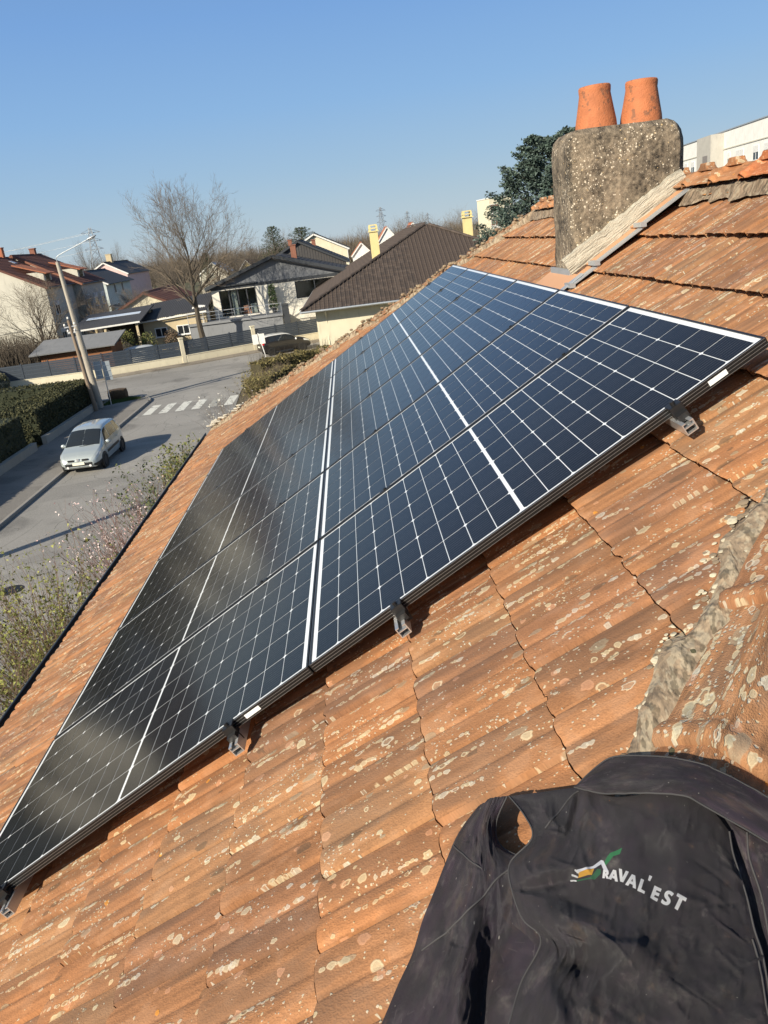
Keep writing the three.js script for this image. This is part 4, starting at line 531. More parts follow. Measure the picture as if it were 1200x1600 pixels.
const fresh = [[0.19, 0.2, 0.05], [0.14, 0.155, 0.04], [0.26, 0.26, 0.07]], olive = [[0.16, 0.17, 0.05], [0.10, 0.13, 0.04], [0.22, 0.19, 0.06]], blossom = [[0.62, 0.46, 0.45], [0.7, 0.58, 0.55], [0.5, 0.34, 0.33]];
shrub('tall twiggy shrub with fresh yellow-green leaves below the gutter', [-5.0, 0, -9.0], 3.6, 1.3, 300, 14000, fresh, 1, 0.028);
shrub('yellow-green shrub at the left picture edge under the eave', [-5.6, 0, -6.4], 3.4, 1.2, 230, 9000, fresh, 2, 0.028);
shrub('pink blossoming shrub beside the gutter', [-4.95, 0, -13.6], 3.3, 1.0, 190, 4200, blossom, 3, 0.022, [0.15, 0.085, 0.07]);
shrub('dark leafy shrub between the pink blossom and the yellow-green shrub', [-4.7, 0, -11.2], 3.1, 0.8, 70, 2200, [[0.06, 0.085, 0.03], [0.08, 0.1, 0.04]], 4, 0.035);
shrub('grey-green loose shrub farther along the gutter', [-4.75, 0, -16.8], 3.1, 1.0, 130, 6000, [[0.12, 0.14, 0.05], [0.09, 0.11, 0.05]], 5, 0.034);
shrub('rounded olive green shrub by the gutter opposite the silver car', [-5.25, 0, -21], 2.5, 1.0, 130, 9000, olive, 6, 0.045);
shrub('white blossoming twigs past the far roof corner', [-5.0, 0, -29], 2.7, 1.1, 50, 420, [[0.7, 0.68, 0.62], [0.6, 0.57, 0.5]], 7, 0.035, [0.14, 0.11, 0.085]);
shrub('leafless brown twigs past the far roof corner', [-4.2, 0, -33], 2.5, 1.0, 60, 0, olive, 8, 0.03, [0.14, 0.11, 0.085]);
shrub('dry grassy shrub at the near end of the corner hedge', [-5.3, 0, -39.5], 1.9, 1.1, 120, 2600, [[0.2, 0.17, 0.06], [0.15, 0.13, 0.05]], 9, 0.045, [0.2, 0.15, 0.08]);
{
  const ochre = [[0.20, 0.165, 0.06], [0.15, 0.125, 0.045], [0.11, 0.10, 0.035], [0.25, 0.2, 0.08]];
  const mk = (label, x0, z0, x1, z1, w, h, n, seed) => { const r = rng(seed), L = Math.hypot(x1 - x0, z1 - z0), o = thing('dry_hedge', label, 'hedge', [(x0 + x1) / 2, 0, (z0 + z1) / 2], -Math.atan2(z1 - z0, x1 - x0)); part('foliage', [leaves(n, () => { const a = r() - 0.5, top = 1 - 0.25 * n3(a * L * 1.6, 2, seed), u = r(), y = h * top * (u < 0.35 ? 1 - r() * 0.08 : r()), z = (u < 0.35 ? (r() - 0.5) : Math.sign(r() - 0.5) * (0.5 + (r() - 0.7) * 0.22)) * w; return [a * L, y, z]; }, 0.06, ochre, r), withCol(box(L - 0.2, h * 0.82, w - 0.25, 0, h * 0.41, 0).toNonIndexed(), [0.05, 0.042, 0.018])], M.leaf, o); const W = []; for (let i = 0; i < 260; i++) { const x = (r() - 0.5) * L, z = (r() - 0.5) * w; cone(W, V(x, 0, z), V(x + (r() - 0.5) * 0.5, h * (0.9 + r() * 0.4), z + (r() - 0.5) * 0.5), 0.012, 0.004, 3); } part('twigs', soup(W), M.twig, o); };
  mk('straw-coloured winter hedge in front of the neighbour\'s cream wall', -6.3, -47.2, -1.5, -51.0, 1.5, 1.6, 9000, 5);
  mk('shorter straw-coloured hedge piece beside the zebra crossing', -6.1, -43.2, -4.4, -47.0, 1.2, 1.15, 3600, 6);
}
{ const r = rng(14); const o = thing('round_bush', 'small round grey-green bush before the fence at the left edge', 'bush', [-27.2, 0, -58.4]); part('foliage', [leaves(1500, () => { const d = V(r() - 0.5, r() - 0.4, r() - 0.5).normalize().multiplyScalar(0.75 * (0.85 + 0.2 * r())); return [d.x, 0.8 + d.y, d.z]; }, 0.07, [[0.16, 0.15, 0.09], [0.12, 0.12, 0.06]], r)], M.leaf, o); part('stem', cyl(0.06, 0.08, 0.7, 0, 0.35, 0, 6), M.bark, o); }

// ---------------------------------------------------------------- building helpers
M.glass = new THREE.MeshPhysicalMaterial({ color: rgb(0.02, 0.024, 0.028), roughness: 0.06, metalness: 0, ior: 1.5, side: THREE.DoubleSide });
M.upvc = mat([0.75, 0.75, 0.73], { roughness: 0.5 }); M.anthracite = mat([0.04, 0.044, 0.05], { roughness: 0.5 });
M.shutter = mat([0.72, 0.71, 0.68], { roughness: 0.6 });
M.tileBrown = mat([0.075, 0.055, 0.045], { map: plasterMap, bumpMap: noiseBump, bumpScale: 0.01 }); M.tileBrown2 = mat([0.092, 0.069, 0.057], { map: plasterMap, bumpMap: noiseBump, bumpScale: 0.01 }); M.tileBrown3 = mat([0.062, 0.047, 0.04], { map: plasterMap, bumpMap: noiseBump, bumpScale: 0.01 });
M.tileDark = mat([0.05, 0.05, 0.055], { map: plasterMap, bumpMap: noiseBump, bumpScale: 0.02, roughness: 0.75 });
M.tileRed = mat([0.15, 0.062, 0.045], { map: plasterMap, bumpMap: noiseBump, bumpScale: 0.02 });
M.tileOrange = mat([0.42, 0.15, 0.075], { map: plasterMap, bumpMap: noiseBump, bumpScale: 0.02 });
M.pink = mat([0.72, 0.52, 0.5], { map: plasterMap }); M.blueGrey = mat([0.52, 0.58, 0.58], { map: plasterMap }); M.offWhite = mat([0.58, 0.555, 0.48], { map: plasterMap }); M.yellow = mat([0.74, 0.62, 0.30], { map: plasterMap, bumpMap: noiseBump, bumpScale: 0.006 });
M.beige = mat([0.56, 0.46, 0.3], { map: plasterMap }); M.brick = mat([0.27, 0.115, 0.075], { map: plasterMap, bumpMap: noiseBump, bumpScale: 0.02 });
// window in a wall facing +z ('z') or +x ('x'); centre given, plane coordinate p
function win(parent, face, p, c, y, w, h, o = {}) {
  const fr = o.frame || M.upvc, t = 0.07, T = (g) => face === 'z' ? g.translate(c, y, p) : g.rotateY(Math.PI / 2).translate(p, y, c), n = o.sash ?? 2;
  const f = part('window', T(join([box(w + 0.16, t, 0.1, 0, h / 2, 0), box(w + 0.16, t, 0.1, 0, -h / 2, 0), box(t, h - t, 0.1, -w / 2 - 0.03, 0, 0), box(t, h - t, 0.1, w / 2 + 0.03, 0, 0), ...Array.from({ length: n - 1 }, (_, i) => box(0.06, h - t, 0.08, -w / 2 + w * (i + 1) / n, 0, 0))])), fr, parent);
  part('pane', T(join(box(w, h - 0.06, 0.03, 0, 0, 0.004))), o.pane || M.glass, f);
  if (o.sill !== false) part('sill', T(join(box(w + 0.3, 0.06, 0.2, 0, -h / 2 - 0.07, 0.06))), M.brightWhite, f);
  if (o.shutter) part('roller_shutter', T(join(Array.from({ length: Math.ceil(h * o.shutter / 0.1) }, (_, i) => box(w - 0.02, 0.088, 0.03, 0, h / 2 - 0.06 - i * 0.1, 0.04)))), M.shutter, f);
  return f;
}
function tiledSlope(P, across, up, W, L, waves, rows, amp = 0.03, thick = 0.03) {     // rows of wavy tiles over a rectangle from corner P
  const a = across.clone().normalize(), u = up.clone().normalize(), n = V().crossVectors(a, u).normalize(); if (n.y < 0) n.negate(); const g = [];
  for (let k = 0; k < rows; k++) g.push(gridGeo(waves * 4, 1, (x, y) => P.clone().addScaledVector(a, x * W).addScaledVector(u, (k + y * 1.05) * L / rows).addScaledVector(n, amp * Math.pow(Math.abs(Math.sin(Math.PI * waves * x)), 0.7) + (1 - y) * thick)));
  return g;
}
function gabled(name, label, o) {                                                    // ridge along z, gable faces +z
  const h = thing(name, label, 'house', [0, 0, 0], 0, o.group), xm = o.xr ?? (o.x0 + o.x1) / 2, ov = o.over ?? 0.4;
  part('wall', prism([[o.x0, 0], [o.x1, 0], [o.x1, o.yE], [xm, o.yR - 0.1], [o.x0, o.yE]], o.z1, o.z0), o.wall, h);
  const sl = (xe) => { const k = (o.yR - o.yE) / Math.abs(xe - xm), s = Math.sign(xe - xm), X = xe + s * ov, Y = o.yE - k * ov; return [V(xm, o.yR + 0.12, o.z0 + ov), V(X, Y + 0.12, o.z0 + ov), V(X, Y + 0.12, o.z1 - ov), V(xm, o.yR + 0.12, o.z1 - ov)]; };
  const R = sl(o.x1), Lf = sl(o.x0).reverse(); const roof = part('roof', [slab(R, 0.12), slab(Lf, 0.12)], o.roof, h);
  if (o.fine) { const L = R[1].distanceTo(R[0]), W = o.z0 - o.z1 + 2 * ov; const t = part('tiles', tiledSlope(R[1].clone().add(V(0, 0.015, 0)), V(0, 0, -1), R[0].clone().sub(R[1]), W, L, Math.round(W / o.fine), Math.round(L / 0.36)), o.roof, roof); t.userData.kind = 'stuff'; const t2 = part('tiles', tiledSlope(V(2 * xm - R[1].x, R[1].y + 0.015, R[1].z).setX(Lf[2].x), V(0, 0, -1), V(xm, o.yR + 0.12, 0).sub(V(Lf[2].x, Lf[2].y, 0)), W, Lf[2].distanceTo(Lf[3]), Math.round(W / o.fine), Math.round(L / 0.36)), o.roof, roof); t2.userData.kind = 'stuff'; }
  part('ridge_cap', bar(V(xm, o.yR + 0.13, o.z0 + ov), V(xm, o.yR + 0.13, o.z1 - ov), 0.26, 0.1), o.roof, roof);
  part('verge_board', [bar(V(o.x1 + ov, R[1].y - 0.12, o.z0 + ov + 0.02), V(xm, o.yR, o.z0 + ov + 0.02), 0.05, 0.2), bar(V(o.x0 - ov, Lf[2].y - 0.12, o.z0 + ov + 0.02), V(xm, o.yR, o.z0 + ov + 0.02), 0.05, 0.2)], o.verge || M.brightWhite, roof);
  part('gutter', cyl(0.07, 0.07, o.z0 - o.z1 + 2 * ov, 0, 0, 0, 8).rotateX(Math.PI / 2).translate(R[1].x + 0.07, R[1].y - 0.08, (o.z0 + o.z1) / 2), o.gut || M.gutter, roof);
  return { h, roof };
}
const chimneyOn = (roof, x, y0, y1, z, w, m, pots = 0) => { const c = part('chimney', [span(x - w / 2, x + w / 2, y0, y1, z - w / 2, z + w / 2), span(x - w / 2 - 0.06, x + w / 2 + 0.06, y1, y1 + 0.1, z - w / 2 - 0.06, z + w / 2 + 0.06)], m, roof); return c; };

// ---------------------------------------------------------------- neighbour: bungalow with brown hip roof, two yellow chimneys
{
  const x0 = -3.2, ap = 6.75, x1 = 2 * ap - x0, zf = -52, yE = 3.72, hw = ap - x0, rise = 4.62, zb = -84, yR = yE + rise, sl = Math.hypot(hw, rise), al = Math.atan2(rise, hw);
  const h = thing('bungalow', 'cream bungalow with brown tiled hip roof and two yellow chimneys beyond the panels', 'house');
  part('wall', [span(x0 + 0.9, x1 - 0.9, 0, yE - 0.05, zf - 0.9, zf - 1.2), span(x0 + 0.9, x0 + 1.2, 0, yE - 0.05, zf - 1.2, zb), span(x1 - 1.2, x1 - 0.9, 0, yE - 0.05, zf - 1.2, zb)], M.cream, h);
  part('soffit', span(x0 + 0.05, x1 - 0.05, yE - 0.12, yE - 0.06, zf - 0.05, zb), M.brightWhite, h);
  const A = V(ap, yR, zf - hw), B = V(ap, yR, zb + 4);
  const roof = part('roof', [slab([V(x0, yE, zf), V(x1, yE, zf), A], 0.06), slab([V(x0, yE, zb), V(x0, yE, zf), A, B], 0.06), slab([V(x1, yE, zf), V(x1, yE, zb), B, A], 0.06)], M.tileBrown, h);
  const gut = part('gutter', [cyl(0.075, 0.075, x1 - x0, 0, 0, 0, 8).rotateZ(Math.PI / 2).translate(ap, yE - 0.05, zf + 0.06), cyl(0.075, 0.075, zf - zb, 0, 0, 0, 8).rotateX(Math.PI / 2).translate(x0 - 0.06, yE - 0.05, (zf + zb) / 2)], M.zinc, h);
  part('downpipe', tube([V(x0 + 1.6, yE - 0.08, zf), V(x0 + 1.6, yE - 0.35, zf - 0.4), V(x0 + 1.6, yE - 0.6, zf - 0.84), V(x0 + 1.6, 0.1, zf - 0.84)], 0.05, 8, 24), M.cream, gut);
  // front hip face: single tiles
  const TWn = 0.3, EX = 0.34, prof = [0, 0.1, 0.2, 0.3, 0.4, 0.55, 0.7, 0.85, 1], hh = (t) => t < 0.42 ? 0.045 * Math.sin(Math.PI * t / 0.42) : 0.006 * Math.sin(Math.PI * (t - 0.42) / 0.58);
  const tg = gridGeo(8, 2, (a, b) => { const t = prof[Math.round(a * 8)], q = [0, 0.001, EX * 1.12][Math.round(b * 2)]; return V(t * TWn * 1.02, (b < 0.2 ? -0.02 : 0) + hh(t) + 0.03 * (1 - q / EX), -q); }, (a, b) => [a * 0.3, b * 0.4]); join(tg);
  const ms = [M.tileBrown, M.tileBrown2, M.tileBrown3], r = rng(4), list = [];
  for (let k = 0; k < Math.floor(sl / EX); k++) for (let i = 0; i < (x1 - x0) / TWn; i++) { const X = x0 + i * TWn, w = k * EX, dx = w * Math.cos(al); if (X < x0 + dx - 0.12 || X + TWn > x1 - dx + 0.12) continue; const p = V(X, yE + w * Math.sin(al) + 0.01, zf - dx); const vis = X < 10.5 && yE + w * Math.sin(al) > 3.7 + (X - 2) * 0.27; list.push([p, vis ? 1e3 - p.z * 0 - Math.abs(X - 2) : -X]); }
  list.sort((a, b) => b[1] - a[1]);
  const late = [];
  list.forEach(([p], i) => { const m = ms[Math.floor(r() * 3)]; if (i < 300) { const o = piece('roof_tile', tg, m, roof); o.position.copy(p); o.rotation.x = al; o.rotation.y = 0; } else late.push(tg.clone().rotateX(al).translate(p.x, p.y, p.z)); });
  part('roof_tiles_beyond', late, M.tileBrown, roof).userData.kind = 'stuff';
  // left slope: rows of tiles clipped to the hip
  const rows = Math.floor(sl / EX), g2 = []; for (let k = 0; k < rows; k++) { const w0 = k * EX, dx0 = w0 * Math.cos(al), zs = zf - dx0 - 0.05, L = zs - (zb + 2), n = Math.round(L / TWn); g2.push(gridGeo(n * 4, 1, (a, b) => { const w = w0 + b * EX * 1.08, t = (a * n) % 1; return V(x0 + w * Math.cos(al) - 0.02, yE + w * Math.sin(al) + 0.015 + hh(t) + 0.03 * (1 - b), zs - a * L); })); }
  part('roof_tiles_beyond', g2, M.tileBrown2, roof).userData.kind = 'stuff';
  // hip tiles
  const capN = join(new THREE.CylinderGeometry(0.115, 0.135, 0.44, 10, 1, true, -Math.PI / 2, Math.PI).rotateX(-Math.PI / 2));
  for (const [P, Q] of [[V(x0, yE + 0.05, zf), A], [V(x1, yE + 0.05, zf), A], [A, B]]) { const L = P.distanceTo(Q), d = Q.clone().sub(P).normalize(), n = Math.floor(L / 0.38); for (let i = 0; i < n; i++) { const o = piece('hip_tile', capN, ms[i % 3], roof); o.position.copy(P).addScaledVector(d, (i + 0.5) * 0.38); o.position.y += 0.05; o.up.set(0, 1, 0); o.lookAt(o.position.clone().add(d)); } }
  for (const [x, y0, y1, z, s, f] of [[2.55, 5.6, 8.25, -60.2, 0.62, 0.75], [10.15, 6.3, 8.45, -63.2, 0.68, 0.8]]) {
    const c = part('chimney', [span(x - s / 2, x + s / 2, y0, y1, z - s / 2, z + s / 2)], M.yellow, roof);
    part('chimney_cap', [0, 1, 2].flatMap((k) => [span(x - s * 0.64 + k * 0.05, x + s * 0.64 - k * 0.05, y1 + k * 0.22, y1 + 0.08 + k * 0.22, z - s * 0.64 + k * 0.05, z + s * 0.64 - k * 0.05), ...(k < 2 ? [-1, 1].flatMap((a) => [-1, 1].map((b) => span(x + a * s * 0.42 - 0.07, x + a * s * 0.42 + 0.07, y1 + 0.08 + k * 0.22, y1 + 0.22 + k * 0.22, z + b * s * 0.42 - 0.07, z + b * s * 0.42 + 0.07))) : [])]), M.yellow, c);
    part('flashing', [span(x - s * 0.75, x + s * 0.75, y0 + 0.62, y0 + 0.66, z - s * 0.75, z + s * 0.75)], M.zinc, c);
  }
}

// ---------------------------------------------------------------- villa with dark gable
{
  const z = -76, xl = -13.0, xr = 0.3, yE = 5.05, xa = -6.7, yA = 7.15, zb = -92;
  const h = thing('villa', 'white villa with slate grey gable, wide dark windows and a railed terrace', 'house');
  // front wall with real openings
  const wall = new THREE.Shape([[xl, 0], [xr, 0], [xr, yE], [xl, yE]].map((p) => new THREE.Vector2(...p))); for (const [a, b, c, d] of [[-12.3, -8.75, 2.25, 4.72], [-4.95, -1.2, 3.15, 4.75]]) wall.holes.push(new THREE.Path([[a, c], [b, c], [b, d], [a, d]].map((p) => new THREE.Vector2(...p))));
  part('wall', [new THREE.ExtrudeGeometry(wall, { depth: 0.3, bevelEnabled: false }).translate(0, 0, z - 0.3), span(xl, xl + 0.3, 0, yE, z - 0.3, zb), span(xr - 0.3, xr, 0, yE, z - 0.3, zb), span(xl + 0.3, xr - 0.3, 2.0, 2.2, z - 0.3, z - 6), span(xl + 0.3, xr - 0.3, 0, yE, z - 6, z - 6.2)], M.white, h);
  part('gable_cladding', prism([[xl + 0.05, yE + 0.02], [xr - 0.05, yE + 0.02], [xa, yA - 0.08]], z - 0.28, z - 0.06), mat([0.17, 0.18, 0.2], { map: plasterMap, roughness: 0.8 }), h);
  part('fascia', [bar(V(xl - 0.5, yE + 0.06, z + 0.1), V(-8.6, yE + 0.1, z + 0.1), 0.3, 0.12), bar(V(xl, yE - 0.1, z + 0.02), V(xr, yE - 0.1, z + 0.02), 0.05, 0.28)], M.anthracite, h).position.y = 0;
  const kL = (yA - yE) / (xa - xl), kR = (yA - yE) / (xr - xa), roofPts = (xe, k, s) => [V(xa, yA + 0.1, z + 0.45), V(xe, yE + 0.1 - k * Math.abs(xe - (s > 0 ? xr : xl)), z + 0.45), V(xe, yE + 0.1 - k * Math.abs(xe - (s > 0 ? xr : xl)), zb), V(xa, yA + 0.1, zb)];
  const R = roofPts(xr + 0.5, kR, 1), L = roofPts(xl - 0.5, kL, -1).reverse();
  const roof = part('roof', [slab(R, 0.2), slab(L, 0.2)], M.tileDark, h);
  for (const [P, U] of [[R[1], R[0]], [L[2], L[3]]]) part('tiles', tiledSlope(P.clone().add(V(0, 0.015, 0)), V(0, 0, -1), U.clone().sub(P), z + 0.45 - zb, P.distanceTo(U), 52, 18, 0.035, 0.035), M.tileDark, roof).userData.kind = 'stuff';
  part('verge_trim', [bar(R[0].clone().add(V(0, 0.03, 0.04)), R[1].clone().add(V(0, 0.03, 0.04)), 0.1, 0.3), bar(L[3].clone().add(V(0, 0.03, 0.04)), L[2].clone().add(V(0, 0.03, 0.04)), 0.1, 0.3)], M.anthracite, roof);
  // glazed bays
  const bay = (a, b, c, d, n) => { const f = part('window', [span(a, b, d - 0.08, d, z - 0.2, z - 0.1), span(a, b, c, c + 0.06, z - 0.2, z - 0.1), ...Array.from({ length: n + 1 }, (_, i) => { const x = lerp(a + 0.05, b - 0.05, i / n); return span(x - 0.05, x + 0.05, c + 0.06, d - 0.08, z - 0.2, z - 0.1); })], M.anthracite, h); for (let i = 0; i < n; i++) part('pane', span(lerp(a, b, i / n) + 0.1, lerp(a, b, (i + 1) / n) - 0.05, c + 0.06, d - 0.08, z - 0.16, z - 0.15), new THREE.MeshPhysicalMaterial({ color: rgb(0.8, 0.84, 0.84), transmission: 1, thickness: 0, roughness: 0.02, ior: 1.5 }), f); };
  bay(-12.3, -8.75, 2.25, 4.72, 4); bay(-4.95, -1.2, 3.15, 4.75, 2);
  part('curtain', [gridGeo(30, 1, (a, b) => V(lerp(-11.2, -10.7, a), lerp(2.3, 4.6, b), z - 0.5 + 0.05 * Math.sin(a * 30))), gridGeo(30, 1, (a, b) => V(lerp(-9.5, -8.9, a), lerp(2.3, 3.2, b), z - 0.5 + 0.05 * Math.sin(a * 30)))], M.brightWhite, h);
  part('sofa', [span(-10.4, -8.9, 2.2, 2.6, z - 2, z - 1.2), span(-10.4, -8.9, 2.6, 3.0, z - 2, z - 1.8)], mat([0.6, 0.3, 0.22]), h);
  // terrace and railing
  const ter = part('terrace', [span(-15.3, -6.3, 1.95, 2.15, z, z + 2.6), span(-15.2, -6.4, 0, 1.95, z + 2.2, z + 2.45)], mat([0.24, 0.25, 0.27], { map: plasterMap }), h);
  const posts = []; for (let x = -15.2; x < -6.3; x += 1.47) posts.push(span(x - 0.02, x + 0.02, 2.15, 3.1, z + 2.5, z + 2.54)); part('railing', [...posts, span(-15.25, -6.3, 3.08, 3.13, z + 2.49, z + 2.55), span(-15.25, -6.3, 2.75, 2.77, z + 2.51, z + 2.53), span(-15.25, -6.3, 2.45, 2.47, z + 2.51, z + 2.53)], M.aluminium, ter);
  part('side_stair_wall', span(-6.3, -5.7, 0.4, 3.0, z + 2.3, z + 2.5), M.anthracite, ter);
  chimneyOn(roof, -5.0, 6.4, 8.0, -82, 0.55, M.brick);
}
{ // second wing behind, dark cladding
  const { h, roof } = gabled('villa_annexe', 'dark clad house behind the villa with a tiled roof falling to the right', { x0: -10.2, x1: 0.2, xr: -4.9, z0: -90, z1: -102, yE: 5.7, yR: 8.35, wall: mat([0.075, 0.07, 0.07], { map: plasterMap }), roof: M.tileDark, over: 0.3, fine: 0.32, verge: M.anthracite });
  part('cladding_board', Array.from({ length: 34 }, (_, i) => { const x = -10 + i * 0.3, y = 5.7 + (1 - Math.abs(x + 4.9) / 5.3) * 2.5; return span(x - 0.012, x + 0.012, 4.2, y - 0.1, -89.99, -89.96); }), M.anthracite, h).userData.kind = 'stuff';
  const w = gabled('rear_house', 'cream gabled house on the skyline left of the first yellow chimney', { x0: -8.2, x1: 0.5, xr: -3.8, z0: -112, z1: -126, yE: 6.85, yR: 9.1, wall: M.cream, roof: M.tileDark, over: 0.35, fine: 0.34 });
  win(w.h, 'x', 0.5, -116, 5.4, 1.2, 1.2); win(w.h, 'x', 0.5, -121, 5.4, 1.2, 1.2); part('downpipe', cyl(0.06, 0.06, 6.5, 0.58, 3.4, -111.8, 8), M.brightWhite, w.h);
  for (const [x, y] of [[-6.2, 9.0], [-3.4, 8.7]]) chimneyOn(roof, x, 6.2, y - 0.4, -97, 0.45, M.brick);
}
// ---------------------------------------------------------------- villa terrace furniture
{
  const b = thing('storage_box', 'white domed garden cabin standing on the villa terrace, left of the windows', 'cabin', [-14.2, 2.15, -75.4]); part('body', prism([[-0.7, 0], [0.7, 0], [0.7, 1.3], [0.55, 1.5], [-0.45, 1.6], [-0.7, 1.4]], -0.5, 0.5, 0.05), M.brightWhite, b); part('door', span(-0.25, 0.45, 0.1, 1.0, 0.5, 0.52), M.glass, b);
  const c = thing('garden_chair', 'white garden chair in front of the white cabin on the terrace', 'chair', [-14.1, 2.15, -74.2]); part('seat', span(-0.25, 0.25, 0.42, 0.46, -0.25, 0.25), M.upvc, c); part('backrest', span(-0.25, 0.25, 0.46, 0.95, -0.27, -0.23), M.upvc, c); for (const [x, z] of [[-0.22, 0.22], [0.22, 0.22], [-0.22, -0.22], [0.22, -0.22]]) part('leg', span(x - 0.02, x + 0.02, 0, 0.42, z - 0.02, z + 0.02), M.upvc, c);
  const r = rng(6), p = thing('potted_bamboo', 'tall green potted plant against the white villa wall', 'plant', [-7.2, 2.15, -75.4]); part('pot', new THREE.LatheGeometry([[0.16, 0], [0.24, 0.4], [0.27, 0.42], [0.24, 0.42], [0.2, 0.36]].map((q) => new THREE.Vector2(...q)), 14), M.anthracite, p); part('foliage', leaves(700, () => { const y = r(); return [(r() - 0.5) * (0.9 - 0.4 * y), 0.5 + y * 2.1, (r() - 0.5) * 0.6]; }, 0.1, [[0.1, 0.15, 0.06], [0.16, 0.2, 0.1]], r), M.leaf, p); part('stems', [-0.1, 0, 0.1].map((x) => cyl(0.015, 0.015, 2, x, 1.3, 0, 5)), M.twig, p);
}
// ---------------------------------------------------------------- houses on the left
{
  const row = 'terraced houses on the left';
  const A = gabled('terraced_house', 'pale gabled house with dark red roof at the left picture edge', { x0: -43.5, x1: -30.6, xr: -37, z0: -82, z1: -90.2, yE: 7.0, yR: 10.35, wall: M.offWhite, roof: M.tileRed, fine: 0.34, over: 0.3, group: row, verge: M.tileRed });
  const B = gabled('terraced_house', 'second terraced house with dark red roof, behind the pale gable', { x0: -43.2, x1: -29.8, xr: -36.5, z0: -90.6, z1: -99, yE: 6.85, yR: 10.5, wall: M.offWhite, roof: M.tileRed, fine: 0.34, over: 0.3, group: row, verge: M.brick });
  for (const [T, z, x] of [[A, -85.6, -31.9], [B, -94.4, -31.2]]) { const d = part('dormer', [span(x - 1.4, x + 0.5, 7.2, 8.5, z - 1.1, z + 1.1)], M.offWhite, T.h); part('dormer_roof', slab([V(x + 0.95, 8.35, z + 1.4), V(x + 0.95, 8.35, z - 1.4), V(x - 2.4, 9.5, z - 1.4), V(x - 2.4, 9.5, z + 1.4)], 0.1), M.tileOrange, d); part('dormer_window', span(x + 0.49, x + 0.53, 7.5, 8.3, z - 0.6, z + 0.6), M.glass, d); }
  chimneyOn(A.roof, -37, 10, 11.4, -89, 0.6, M.tileOrange); chimneyOn(B.roof, -36.5, 10, 11.2, -97, 0.6, M.brick);
  part('skylight', slab([V(-35.4, 9.68, -88), V(-35.4, 9.68, -88.8), V(-36.0, 9.98, -88.8), V(-36.0, 9.98, -88)].reverse(), 0.05), M.aluminium, A.roof);
  for (const z of [-84, -88]) for (const y of [2, 4.8]) win(A.h, 'x', -30.58, z, y, 1.2, 1.3, { shutter: 0.3 }); for (const z of [-92, -95, -97.6]) for (const y of [2, 4.8]) win(B.h, 'x', -29.78, z, y, 1.2, 1.4, { shutter: 0.3 });
  win(A.h, 'z', -82 + 0.02, -38, 3.5, 1.2, 1.2);
  const bl = gabled('blue_house', 'pale blue-grey gabled house with a dark roof and white window', { x0: -41.4, x1: -34.2, xr: -37.8, z0: -115, z1: -128, yE: 6.15, yR: 7.95, wall: M.blueGrey, roof: M.tileDark, over: 0.5, group: row });
  win(bl.h, 'z', -114.97, -35.95, 5.3, 1.25, 1.1); for (const z of [-119, -123]) for (const y of [2.4, 5.2]) win(bl.h, 'x', -34.17, z, y, 0.9, 1.3); part('lean_to_roof', slab([V(-34.1, 2.9, -113.6), V(-31.6, 2.3, -113.6), V(-31.6, 2.3, -117), V(-34.1, 2.9, -117)].reverse(), 0.1), M.tileDark, bl.h);
  const pk = gabled('pink_house', 'pink gabled house with white shutters on the left skyline', { x0: -43.4, x1: -36.2, xr: -39.7, z0: -135, z1: -150, yE: 6.95, yR: 8.95, wall: M.pink, roof: M.tileDark, over: 0.25, group: row });
  for (const y of [2.3, 5.2]) win(pk.h, 'z', -134.97, -37.9, y, 1.6, 1.4, { shutter: 1 }); chimneyOn(pk.roof, -39.7, 8.6, 10.2, -139, 0.9, M.beige);
  const cr = gabled('cream_house', 'low cream gabled house with a dark red roof behind the carport', { x0: -25.4, x1: -18.3, xr: -21.85, z0: -86, z1: -100, yE: 3.35, yR: 5.05, wall: M.cream, roof: M.tileRed, over: 0.3, fine: 0.34, verge: M.tileRed });
  win(cr.h, 'z', -85.97, -19.6, 2.2, 0.9, 0.9);
  // roofs farther back
  const g = 'roofs of the far estate';
  [[-27, -165, 5.8, 4.6, 6.6, M.offWhite, M.zinc, 'far house with a pale grey roof left of the tall bare tree'], [-19.5, -160, 3, 4.6, 6.4, M.yellow, M.tileRed, 'far small yellow house left of the villa gable'], [3.3, -150, 3.6, 5.0, 6.95, M.brightWhite, M.tileOrange, 'far white house with orange roof left of the first yellow chimney'], [9.4, -170, 4.2, 6.6, 9.3, M.brightWhite, M.tileOrange, 'far white house with bright orange roof right of the first yellow chimney'], [15.5, -178, 5, 6.3, 9.6, M.offWhite, M.tileOrange, 'far house with long orange roof under the pylon mast'], [6.3, -140, 3, 5.0, 6.6, M.brightWhite, M.tileRed, 'far white house with maroon roof behind the bungalow ridge'], [-12, -140, 5, 4, 6.2, M.offWhite, M.tileDark, 'far house with dark roof behind the villa']].forEach(([x, z, w, e, rr, wm, rm, l], i) => { const q = gabled('far_house', l, { x0: x - w / 2, x1: x + w / 2, z0: z, z1: z - 10, yE: e, yR: rr, wall: wm, roof: rm, over: 0.25, group: g }); if (i > 2) { win(q.h, 'z', z + 0.03, x - w * 0.2, e - 1.3, 0.8, 1.1, { sill: false }); win(q.h, 'z', z + 0.03, x + w * 0.2, e - 1.3, 0.8, 1.1, { sill: false }); } });
  // houses left of the frame, mirrored dimly by the lower panels
  const o1 = gabled('street_house', 'white gabled house behind the hedge, left of the picture', { x0: -44, x1: -33, z0: -42, z1: -54, yE: 5.6, yR: 8.6, wall: M.white, roof: M.tileRed, over: 0.4 }); for (const x of [-41.5, -36]) for (const y of [1.8, 4.4]) win(o1.h, 'z', -41.97, x, y, 1.4, 1.3);
